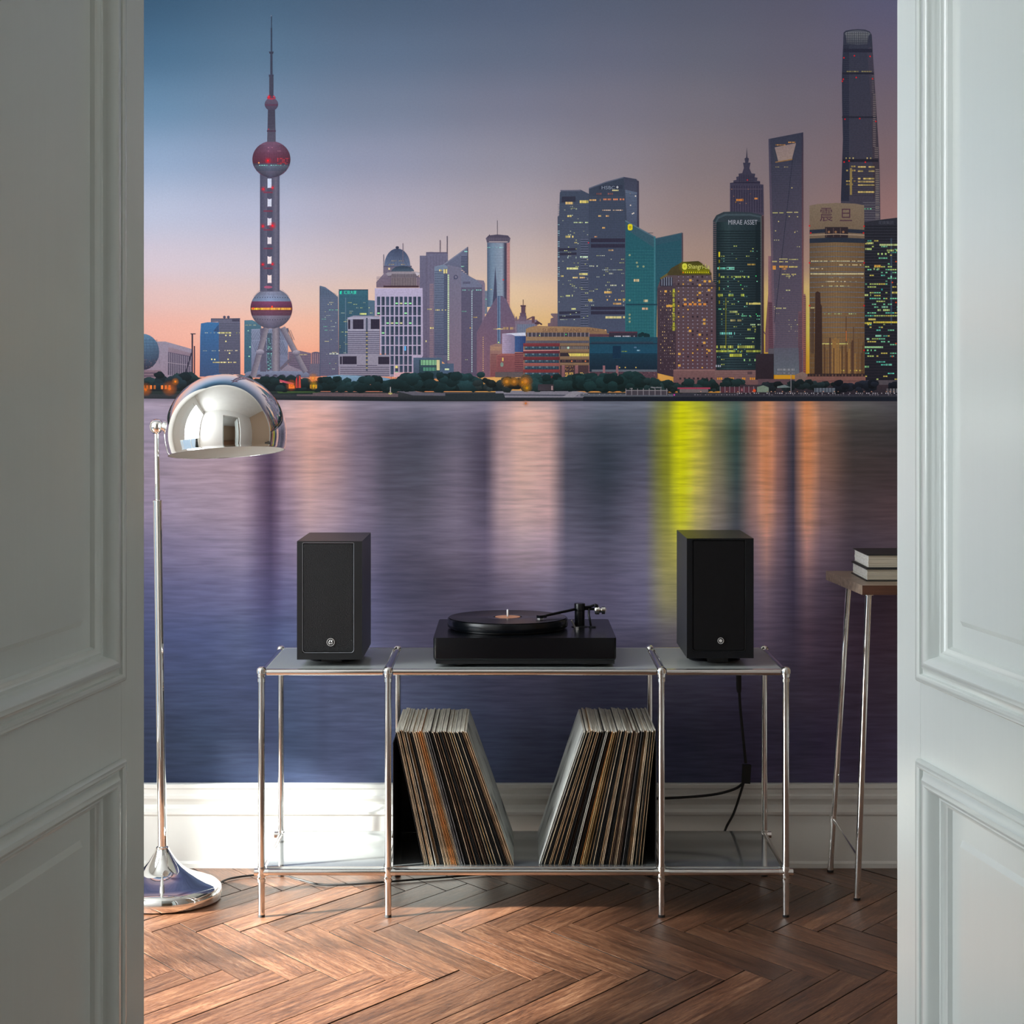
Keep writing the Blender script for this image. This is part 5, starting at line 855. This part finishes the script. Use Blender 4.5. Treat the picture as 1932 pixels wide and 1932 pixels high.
# ------------------------------------------------------------------ loudspeakers
def speaker(x0, x1, y0, y1, z0, z1, left, label):
    cx = (x0+x1)/2; root = thing('loudspeaker', (cx, (y0+y1)/2, ZG), label, 'speaker', None)
    cab = box('cabinet', x0, x1, y0+.006, y1, z0, z1, M['cabinet'], root, .0022, 2)
    face = M['leather'] if left else M['glossbaf']
    mx, mb, mt = .0125, .0155, .003                    # frame widths: sides, bottom, top
    bm = bmesh.new()
    add_box(bm, x0, x0+mx, y0, y0+.0065, z0, z1); add_box(bm, x1-mx-.006, x1, y0, y0+.0065, z0, z1)
    add_box(bm, x0+mx, x1-mx-.006, y0, y0+.0065, z0, z0+mb); add_box(bm, x0+mx, x1-mx-.006, y0, y0+.0065, z1-mt, z1)
    from_bm('front_frame', bm, M['blackmat'] if left else M['black'], root, False, .0008, 2)
    def rrect(a, b, c, d, r, n=6):
        pts = []
        for (px, pz, a0) in ((b-r, d-.002, 0), ):
            pass
        for (qx, qz, a0, rr) in ((b-r, c+r, -90, r), (b-.002, d-.002, 0, .002), (a+.002, d-.002, 90, .002), (a+r, c+r, 180, r)):
            for k in range(n+1):
                an = math.radians(a0+90*k/n); pts.append((qx+rr*math.cos(an), qz+rr*math.sin(an)))
        return pts
    def plate(name, ins, ya, yb, m, bow=.0):
        bm = bmesh.new(); P = rrect(x0+mx+ins, x1-mx-.006-ins, z0+mb+ins, z1-mt-ins, .007)
        f = [bm.verts.new((p[0], ya, p[1])) for p in P]; P2 = rrect(x0+mx+ins+.0015, x1-mx-.006-ins-.0015, z0+mb+ins+.0015, z1-mt-ins-.0015, .006)
        g = [bm.verts.new((p[0], yb, p[1])) for p in P2]; bm.faces.new(g)
        for k in range(len(f)): k2 = (k+1) % len(f); bm.faces.new([f[k], f[k2], g[k2], g[k]])
        return from_bm(name, bm, m, root, False)
    plate('grille', .0018, y0+.0055, y0+.0008, face)
    pts = rrect(x0+mx+.0008, x1-mx-.0068, z0+mb+.0008, z1-mt-.0008, .007)
    tube('bezel', [(p[0], y0+.0008, p[1]) for p in pts]+[(pts[0][0], y0+.0008, pts[0][1])], .0007 if left else .0004, M['bezel'] if left else M['blackmat'], root, 8)
    ez = z0+.041; er = .0094 if left else .0074; ex = x0+.079 if left else x0+.0790
    ry = Matrix.Rotation(math.pi/2, 3, 'X')
    em = lathe('emblem', [(0, 0), (er, 0), (er, .0012), (0, .0016)], (ex, y0+.0008, ez), M['rubber'], root, 36, ry)
    lathe('emblem_ring', [(er, 0), (er, .0022), (er-.0013, .0022), (er-.0013, 0)], (ex, y0+.0006, ez), M['silver'], em, 36, ry)
    if left:      # a cursive "C" joined to a smaller "s"
        C = [(.45, .62), (.25, .72), (-.05, .55), (-.38, .05), (-.42, -.4), (-.2, -.62), (.05, -.55), (.2, -.35)]
        S = [(.05, .1), (.42, .68), (.48, .5), (.36, .12), (.55, -.25), (.42, -.55), (.12, -.6), (0, -.42)]
        C = [(a*.72-.22, b*.85) for a, b in C]; S = [(a*.75+.12, b*.85) for a, b in S]
        bm = bmesh.new()
        for st, ww in ((C, .0012), (S, .0010)):
            add_tube(bm, bez([(ex+a*er*.78, y0-.0010, ez+b*er*.78) for a, b in st], 5), ww, 8)
        from_bm('emblem_script', bm, M['silver'], em, True)
    else:
        lathe('emblem_button', [(0, 0), (.0036, 0), (.0036, .0022), (.0026, .0028), (.0014, .0022), (0, .003)], (ex, y0+.0002, ez), M['silver'], em, 24, ry)
    # pedestal on the glass
    bm = bmesh.new(); add_box(bm, cx-.024, cx+.024, y0+.05, y1-.06, ZG+.004, z0)
    from_bm('pedestal', bm, M['blackmat'], root, False, .003, 2)
    lathe('foot_plate', [(0, 0), (.062, 0), (.062, .002), (.056, .0042), (0, .0045)], (cx, (y0+y1)/2, ZG), M['blackmat'], root, 40, Matrix(((1.0,0,0),(0,1.25,0),(0,0,1))))
    adopt(root); return root
speaker(-.503, -.3508, 4.475, 4.755, .5895, .8665, True, 'left loudspeaker with pebbled black leather front and silver script emblem')
speaker(.4085, .5645, 4.47, 4.745, .5935, .8735, False, 'right loudspeaker with smooth black front and small round badge')

# ------------------------------------------------------------------ turntable
tx0, tx1, ty0, ty1, tz0, tz1 = -.1835, .243, 4.455, 4.825, .588, .643
tt = thing('turntable', (.03, 4.64, ZG), 'black turntable with thick platter on the middle of the glass console', 'turntable')
bm = bmesh.new(); add_box(bm, tx0, tx1, ty0, ty1, tz0, tz1)
es = [e for e in bm.edges if abs(e.verts[0].co.z-e.verts[1].co.z) > .01 or max(v.co.z for v in e.verts) < tz0+.001]
bmesh.ops.bevel(bm, geom=es, offset=.009, segments=4, affect='EDGES', profile=.5)
es = [e for e in bm.edges if min(v.co.z for v in e.verts) > tz1-.0005 and len(e.link_faces) == 2 and e.calc_face_angle(0) > .5]
bmesh.ops.bevel(bm, geom=es, offset=.0012, segments=2, affect='EDGES')
from_bm('plinth', bm, M['black'], tt, True)
box('base_tray', tx0+.006, tx1-.004, ty0+.004, ty1-.004, tz0-.006, tz0+.002, M['blackmat'], tt, .002, 2)
for fx in (tx0+.062, tx1-.055):
    for fy in (ty0+.045, ty1-.045):
        lathe('foot', [(0, 0), (.017, 0), (.019, .002), (.019, tz0-.006-ZG), (0, tz0-.006-ZG)], (fx, fy, ZG), M['rubber'], tt, 24)
PX, PY = -.0105, 4.640
lathe('platter', [(0, 0), (.138, 0), (.138, .004), (.1445, .004), (.1455, .006), (.1455, .0225), (.1445, .0240), (.141, .0245), (0, .0245)], (PX, PY, tz1+.0015), M['black'], tt, 96)
lathe('bearing', [(0, 0), (.06, 0), (.06, .0016), (0, .0016)], (PX, PY, tz1), M['blackmat'], tt, 40)
lathe('spindle', [(0, 0), (.0026, 0), (.0026, .0155), (.0018, .0170), (0, .0175)], (PX, PY, tz1+.0283), M['silver'], tt, 16)
ax, ay = .165, 4.665
pv = lathe('tonearm_post', [(0, 0), (.0125, 0), (.0125, .040), (.0135, .041), (.0135, .056), (.0125, .0575), (0, .058)], (ax, ay, tz1), M['black'], tt, 32)
lathe('post_flange', [(0, 0), (.020, 0), (.020, .0015), (.0135, .003), (0, .003)], (ax, ay, tz1), M['blackmat'], pv, 32)
zr = tz1+.0452
tube('tonearm', bez([(ax+.055, ay+.012, zr-.004), (ax, ay-.002, zr-.001), (ax-.035, ay-.03, zr-.004), (ax-.072, ay-.062, zr-.008), (ax-.088, ay-.082, zr-.009)], 8), .0032, M['black'], tt, 12)
h = box('headshell', -.011, .011, -.006, .006, -.0035, .0035, M['black'], tt, .0015, 2, Matrix.Translation((ax-.094, ay-.088, zr-.0095)) @ Matrix.Rotation(math.radians(40), 4, 'Z'))
box('cartridge', -.006, .005, -.0045, .0045, -.0083, -.003, M['silver'], h, .001, 1, Matrix.Translation((ax-.097, ay-.091, zr-.0082)) @ Matrix.Rotation(math.radians(40), 4, 'Z'))
rz = Matrix.Rotation(math.pi/2, 3, 'Y')
lathe('counterweight', [(0, 0), (.009, .001), (.0105, .004), (.0105, .012), (.006, .014), (.006, .017), (.0095, .018), (.0095, .026), (.004, .029), (0, .030)], (ax+.036, ay+.008, zr-.0055), M['chrome'], tt, 24, rz)
tube('lift_bar', bez([(ax+.012, ay, tz1+.048), (ax+.026, ay+.003, tz1+.049), (ax+.036, ay+.004, tz1+.052), (ax+.044, ay+.004, tz1+.049)], 6), [.003]*13+[.0045]*6, M['black'], tt, 10)
tube('arm_rest', bez([(ax+.027, ay-.01, tz1), (ax+.0245, ay-.010, tz1+.018), (ax+.022, ay-.006, tz1+.030), (ax+.023, ay, zr-.002)], 6), .0028, M['black'], tt, 10)
lathe('rest_base', [(0, 0), (.009, 0), (.009, .003), (0, .004)], (ax+.030, ay-.010, tz1), M['blackmat'], tt, 20)
tube('cue_lever', bez([(ax-.012, ay-.018, tz1), (ax-.016, ay-.021, tz1+.010), (ax-.021, ay-.024, tz1+.019)], 5), .002, M['silver'], tt, 8)
lathe('speed_knob', [(0, 0), (.004, 0), (.004, .007), (0, .0075)], (ax-.008, ay-.062, tz1), M['silver'], tt, 16)
adopt(tt)

prof = [(0, .0002), (.0345, .0002), (.0345, .0012), (.052, .0012)]
r = .053
while r < .1385: prof += [(r, .0014), (r+.0009, .0010), (r+.0018, .0014)]; r += .0024
prof += [(.1415, .0016), (.1425, .0010), (.1415, 0), (0, 0)]
rec = lathe('vinyl_record', prof, (PX, PY, tz1+.0262), M['vinyl'], None, 96)
tag(rec, 'black vinyl record with peach centre label lying on the turntable platter', 'record')
lab = lathe('centre_label', [(0, .0018), (.0305, .0018), (.0305, .0010), (0, .0010)], (0, 0, 0), M['label'], None, 48); lab.parent = rec; lab.location = (0, 0, 0)
# lathe() bakes coordinates into the mesh, so the label is shifted to its place in the parent's frame
for v in lab.data.vertices: v.co += Vector((PX, PY, tz1+.0262))

# ------------------------------------------------------------------ records standing on the lower shelf
sleeve_cols = {'cream': rgb(232, 212, 182), 'tan': rgb(190, 156, 120), 'black': (.012, .012, .013, 1), 'brown': rgb(84, 62, 48), 'orange': rgb(196, 134, 78),
               'white': rgb(228, 226, 216), 'grey': rgb(140, 138, 138), 'honey': rgb(205, 172, 120)}
SM = {k: mat(k+'_card', c, .75, noise=(14, .28, (1, 1, 3)), bump=(40, .3, .001, S1)) for k, c in sleeve_cols.items()}
SM['edge'] = mat('worn_paper_edge', rgb(232, 228, 216), .85, noise=(80, .28, (8, .15, .15)), bump=(160, .8, .002, (8, .1, .1)))
def worn():
    m = mat('scuffed_white_cover', rgb(186, 190, 188), .7)
    nt = m.node_tree; b = nt.nodes['Principled BSDF']; tc = nt.nodes['Texture Coordinate']
    n = nt.nodes.new('ShaderNodeTexNoise'); n.inputs['Scale'].default_value = 14; n.inputs['Detail'].default_value = 9; n.inputs['Distortion'].default_value = .7
    mp = nt.nodes.new('ShaderNodeMapping'); mp.inputs['Scale'].default_value = (1, 1, .5); nt.links.new(tc.outputs['Object'], mp.inputs[0]); nt.links.new(mp.outputs[0], n.inputs['Vector'])
    r = nt.nodes.new('ShaderNodeValToRGB'); e = r.color_ramp.elements; e[0].position = .30; e[0].color = rgb(58, 58, 62); e[1].position = .50; e[1].color = rgb(200, 204, 200)
    nt.links.new(n.outputs[0], r.inputs[0]); nt.links.new(r.outputs[0], b.inputs['Base Color']); return m
SM['worn'] = worn()
words = {'cream': 'cream', 'tan': 'tan', 'black': 'black', 'brown': 'dark brown', 'orange': 'orange', 'white': 'white', 'grey': 'grey', 'honey': 'honey-coloured'}
ordn = ['first', 'second', 'third', 'fourth', 'fifth', 'sixth', 'seventh', 'eighth', 'ninth', 'tenth', 'eleventh', 'twelfth', 'thirteenth', 'fourteenth', 'fifteenth',
        'sixteenth', 'seventeenth', 'eighteenth', 'nineteenth', 'twentieth', 'twenty-first', 'twenty-second', 'twenty-third', 'twenty-fourth', 'twenty-fifth',
        'twenty-sixth', 'twenty-seventh', 'twenty-eighth', 'twenty-ninth', 'thirtieth', 'thirty-first', 'thirty-second']
SW = .315
def record(xb, xt, th, colour, outer, label, group, side, seed):
    """xb/xt: where the sleeve's middle meets the shelf / its top edge, front view; side=+1 leans left"""
    rg = random.Random(seed); zt = ZS+.311+rg.uniform(-.003, .003); y0 = 4.452+rg.uniform(-.003, .004); depth = SW+rg.uniform(-.003, .003)
    N = 10; t = .0009; bow = .0002*math.sin(seed*.07); root = None
    def xmid(s): return xb+(xt-xb)*s+bow*math.sin(math.pi*s)+.0006*side*math.sin(math.pi*s)
    H = zt-ZS; xt = xb+(xt-xb)*H/.311; c = math.cos(math.atan2(xt-xb, H)); hw = th/2/c; tt_ = t/c
    bm = bmesh.new()
    def slab(o0, o1, mi, y0_, y1_, za=0, zb=1):
        prev = None
        for i in range(N+1):
            s = za+(zb-za)*i/N; x = xmid(s); z = ZS+.0004+H*s
            ring = [bm.verts.new((x+o0, y0_, z)), bm.verts.new((x+o1, y0_, z)), bm.verts.new((x+o1, y1_, z)), bm.verts.new((x+o0, y1_, z))]
            if prev:
                for k in range(4): bm.faces.new([prev[k], prev[(k+1) % 4], ring[(k+1) % 4], ring[k]]).material_index = mi
            else: bm.faces.new(ring[::-1]).material_index = mi
            prev = ring
        bm.faces.new(prev).material_index = mi
    slab(-hw, -hw+tt_, 3 if rg.random() < .5 and not outer else 0, y0, y0+depth); slab(hw-tt_, hw, 0, y0, y0+depth)
    slab(-hw+tt_, hw-tt_, 1, y0+.0005, y0+depth, .992, 1.0); slab(-hw+tt_, hw-tt_, 1, y0+depth-.002, y0+depth, 0, .992)
    me_m = [SM[colour], SM['edge'], SM['worn'], SM['black']]
    if outer: 
        pass
    o = from_bm('record_sleeve', bm, me_m, None, False)
    if outer:
        for p in o.data.polygons:
            if p.normal.x*outer > .8: p.material_index = 2
    for p in o.data.polygons:
        if p.normal.z > .8: p.material_index = 1
    tag(o, label, 'record', group)
    bm = bmesh.new(); n = 40; rad = .150; zc = .5; xa = []
    cxm = Vector((xmid(.5), y0+.006+rad, ZS+.001+H*.5)); ang = math.atan2(xt-xb, H)
    mt = Matrix.Rotation(ang, 3, 'Y') @ Matrix.Rotation(math.pi/2, 3, 'Y')
    hh = max(.0005, (th/2-t)*.35)
    add_lathe(bm, [(0, -hh), (rad, -hh), (rad, hh), (0, hh)], cxm, n, mt)
    d = from_bm('disc', bm, M['vinyl'], o, False)
    return o
rg = random.Random(11)
LC = ['cream', 'cream', 'tan', 'cream', 'white', 'tan', 'black', 'cream', 'cream', 'tan', 'orange', 'orange', 'cream', 'grey', 'grey', 'black', 'cream', 'brown', 'tan', 'black', 'brown', 'cream',
      'brown', 'cream', 'honey', 'cream', 'black', 'cream', 'black', 'brown', 'cream', 'tan']
RC = ['white', 'cream', 'black', 'tan', 'tan', 'black', 'tan', 'black', 'brown', 'black', 'white', 'brown', 'orange', 'honey', 'honey', 'tan', 'cream', 'black', 'tan', 'cream', 'black', 'tan', 'brown',
      'cream', 'brown', 'grey', 'black', 'tan', 'cream', 'cream', 'tan', 'cream']
def xat(px, Y=4.452): return (px-CX)/F*Y
for side, cols, b0, b1, t0, t1 in ((1, LC, 797, 970, 745, 880), (-1, RC, 1016, 1213, 1101, 1237)):
    n = len(cols)
    for i, c in enumerate(cols):
        f = (i+.5)/n; xb = xat(b0+(b1-b0)*f); xt = xat(t0+(t1-t0)*f)
        pit = min((b1-b0), (t1-t0))/n/F*4.452
        th = pit*.91*rg.uniform(.86, 1)
        nxt = ('leaning-left row' if side > 0 else 'leaning-right row')
        k = ordn[i]
        if side > 0: lb = f'{words[c]} LP sleeve, {k} from the left in the left-hand row'
        else: lb = f'{words[c]} LP sleeve, {k} from the left in the right-hand row'
        outer = 0
        if side > 0 and i == n-1: outer = 1; lb = 'tan LP sleeve with scuffed white cover, ends the left-hand row'
        if side < 0 and i == 0: outer = -1; lb = 'white LP sleeve with scuffed pale cover, starts the right-hand row'
        record(xb, xt, th, c, outer, lb, 'LP records in the left-hand row' if side > 0 else 'LP records in the right-hand row', side, i*7+side)

# ------------------------------------------------------------------ chrome dome floor lamp
LY = 4.584
lx = (306.5-CX)/F*LY; ux_ = (295.5-CX)/F*(LY)      # foot and head of the slightly leaning pole
lamp = thing('floor_lamp', (lx, LY, 0), 'chrome floor lamp with a round dome shade and trumpet foot', 'lamp')
lathe('base', [(0, 0), (.128, 0), (.1385, .003), (.1420, .010), (.1425, .020), (.1390, .031), (.130, .038), (.112, .045), (.088, .054), (.066, .065), (.048, .078),
               (.034, .093), (.024, .108), (.0175, .118), (.0165, .122), (.0105, .1225), (0, .1225)], (lx, LY, .001), M['chrome'], lamp, 96)
def pz(px_y): return CZ-(px_y-HOR)/F*LY
def pxx(f): return lx+(ux_-lx)*f
z1, z2 = pz(945), pz(812)
zt_ = z2; f1 = (z1-.12)/(zt_-.12)
lathe('neck_ring', [(0, 0), (.0155, 0), (.0155, .004), (.012, .007), (0, .007)], (lx, LY, .1215), M['chrome'], lamp, 32)
tube('lower_pole', [(lx, LY, .12), (pxx(f1), LY, z1)], [.0112, .0108], M['chrome'], lamp, 24)
tube('upper_pole', [(pxx(f1), LY, z1-.01), (pxx(1), LY, zt_)], .0063, M['chrome'], lamp, 20)
lathe('collar', [(.0063, 0), (.0118, 0), (.0118, .004), (.0085, .0065), (.0063, .0065)], (pxx(f1), LY, z1-.003), M['chrome'], lamp, 28)
rz = Matrix.Rotation(math.pi/2, 3, 'Y')
kx = pxx(1); kz = pz(805)
lathe('knob', [(0, -.0180), (.008, -.0175), (.0130, -.0135), (.0168, -.005), (.0168, .005), (.0135, .0125), (.008, .0165), (0, .0175)], (kx-.0005, LY, kz), M['chrome'], lamp, 40, Matrix.Rotation(.35, 3, 'X'))
tube('hinge_pin', [(kx+.010, LY, kz), (kx+.034, LY, kz)], .0098, M['chrome'], lamp, 20)
lathe('hinge_washer', [(.004, 0), (.0138, 0), (.0138, .005), (.004, .005)], (kx+.0165, LY, kz), M['chrome'], lamp, 28, rz)
# shade: sphere cut below its equator, rolled and tipped forward
RS = .1460; cx_, cz_ = (425.5-CX)/F*LY, pz(819)
ct = -.0440/RS; prof = []
for k in range(49):
    a = math.pi/2-(math.pi/2-math.asin(ct))*k/48; prof.append((RS*math.cos(a) if k else 0, RS*math.sin(a)))
rim = prof[-1]; prof2 = prof+[(rim[0]+.0004, rim[1]-.0012), (rim[0]-.0012, rim[1]-.0012)]
rot = Matrix.Rotation(math.radians(-4.0), 3, 'Y') @ Matrix.Rotation(math.radians(-6.6), 3, 'X')
shade = lathe('shade', prof2, (cx_, LY, cz_), M['chrome'], lamp, 128, rot)
inn = [(r_*(RS-.0014)/RS, z_*(RS-.0014)/RS) for r_, z_ in prof]
lathe('shade_lining', inn, (cx_, LY, cz_), M['lining'], shade, 96, rot)
lathe('lamp_socket', [(0, .135), (.018, .135), (.02, .09), (.016, .07), (0, .07)], (cx_, LY, cz_), M['lining'], shade, 24, rot)
cb = tube('cord', bez([(lx+.10, LY+.06, .0045), (lx+.13, LY+.17, .0045), (lx+.20, LY+.215, .0045), (lx+.262, 4.80, .0045), (lx+.31, 4.752, .0045), (lx+.40, 4.70, .0045), (lx+.62, 4.76, .0045), (lx+.9, 4.85, .0045)], 10), .0026, M['rubber'], lamp, 8)
adopt(lamp)

# ------------------------------------------------------------------ tall side table with two books
st = thing('side_table', (1.02, 4.68, 0), 'tall narrow table with thick wooden top and chrome tube legs by the right door', 'table')
T0, T1 = .738, .7605
bm = bmesh.new()
A = [(.824, 4.50), (1.26, 4.50), (1.24, 4.868), (.7985, 4.868)]
lo = [bm.verts.new((x, y, T0)) for x, y in A]; hi = [bm.verts.new((x, y, T1)) for x, y in A]
bm.faces.new(lo[::-1]); bm.faces.new(hi)
for k in range(4): bm.faces.new([lo[k], lo[(k+1) % 4], hi[(k+1) % 4], hi[k]]).material_index = 1
top = from_bm('tabletop', bm, [M['walnut'], M['walnut_edge']], st, False, .0012, 1)
for p in top.data.polygons:
    if p.normal.x < -.7: p.material_index = 0
for sx, f in ((1, lambda x: x), (-1, lambda x: 2.07-x)):
    fl_ = [(f(.845), 4.535, T0), (f(.8255), 4.578, .005)]; bl = [(f(.848), 4.815, T0), (f(.806), 4.845, .005)]
    tube('leg', fl_, .0078, M['chrome'], st, 20); tube('leg', bl, .0078, M['chrome'], st, 20)
    for p in (fl_[1], bl[1]): lathe('foot', [(0, 0), (.0082, 0), (.0082, .006), (0, .006)], (p[0], p[1], 0), M['rubber'], st, 16)
    for p in (fl_[0], bl[0]): lathe('mount', [(0, 0), (.0125, 0), (.0125, -.004), (0, -.004)], (p[0], p[1], T0), M['chrome'], st, 20)
    tube('brace', [(f(.8125), 4.840, .135), (f(.829), 4.572, .100)], .0042, M['chrome'], st, 12)
    lathe('brace_clamp', [(0, -.009), (.0098, -.009), (.0098, .009), (0, .009)], (f(.8125), 4.8405, .135), M['chrome'], st, 16)
adopt(st)
def book(x0, x1, y0, y1, z0, z1, label, skew=0):
    root = thing('book', ((x0+x1)/2, (y0+y1)/2, z0), label, 'book', 'two books stacked on the side table')
    c = .0024; mt = Matrix.Translation(((x0+x1)/2, (y0+y1)/2, z0)) @ Matrix.Rotation(skew, 4, 'Z')
    hx, hy, h = (x1-x0)/2, (y1-y0)/2, z1-z0
    box('back_cover', -hx, hx, -hy, hy, 0, c, M['cover'], root, .0008, 1, mt)
    box('front_cover', -hx, hx, -hy, hy, h-c, h, M['cover'], root, .0008, 1, mt)
    box('spine', hx-.003, hx, -hy, hy, c, h-c, M['cover'], root, 0, 1, mt)
    bm = bmesh.new(); N = 14; g = .004; rr = random.Random(int(z0*1e4))
    for i in range(N):
        za = c+(h-2*c)*i/N; zb = c+(h-2*c)*(i+1)/N; j = rr.uniform(-.0008, .0008)
        vs = add_box(bm, -hx+g+j, hx-.0035, -hy+g+j*1.5, hy-g+j, za+.0001, zb-.0001, 0, mt)
    o = from_bm('page_block', bm, [M['pages'], M['paperside']], root)
    for p in o.data.polygons:
        if (mt.to_3x3().inverted() @ p.normal).x < -.8: p.material_index = 1
    adopt(root)
book(.851, 1.06, 4.600, 4.800, T1+.0002, T1+.0305, 'lower of the two thick books on the tall wooden table')
book(.854, 1.05, 4.602, 4.795, T1+.0307, T1+.0640, 'upper book with dark cover on top of the book pile')

# ------------------------------------------------------------------ speaker power cord on the right
pc = thing('power_cord', (.575, 4.80, .115), 'black power cord with inline switch hanging behind the right console bay', 'cord')
def q(px, py, Y=4.862): return at(px, py, Y)
tube('plug', [q(1393.5, 1262, 4.84), q(1394, 1300, 4.845), q(1394.5, 1306, 4.846)], [.0066, .0066, .0050], M['rubber'], pc, 16)
tube('cable', bez([q(1394.5, 1300, 4.846), q(1397, 1340), q(1403, 1400), q(1407, 1440)], 10), .0036, M['rubber'], pc, 10)
box('inline_switch', -.0105, .0105, -.008, .008, -.0235, .0235, M['rubber'], pc, .004, 3, Matrix.Translation(q(1408, 1460)) @ Matrix.Rotation(.06, 4, 'Y'))
tube('cable', bez([q(1404, 1476), q(1385, 1489), q(1340, 1500), q(1256, 1506), q(1150, 1508), q(1080, 1530, 4.868), q(1040, 1634, 4.87)], 10), .0034, M['rubber'], pc, 10)
tube('cable', bez([q(1404, 1474), q(1396, 1500), q(1384, 1535), q(1369, 1564), q(1360, 1600), q(1372, 1640, 4.85)], 10), .0032, M['rubber'], pc, 10)
adopt(pc)
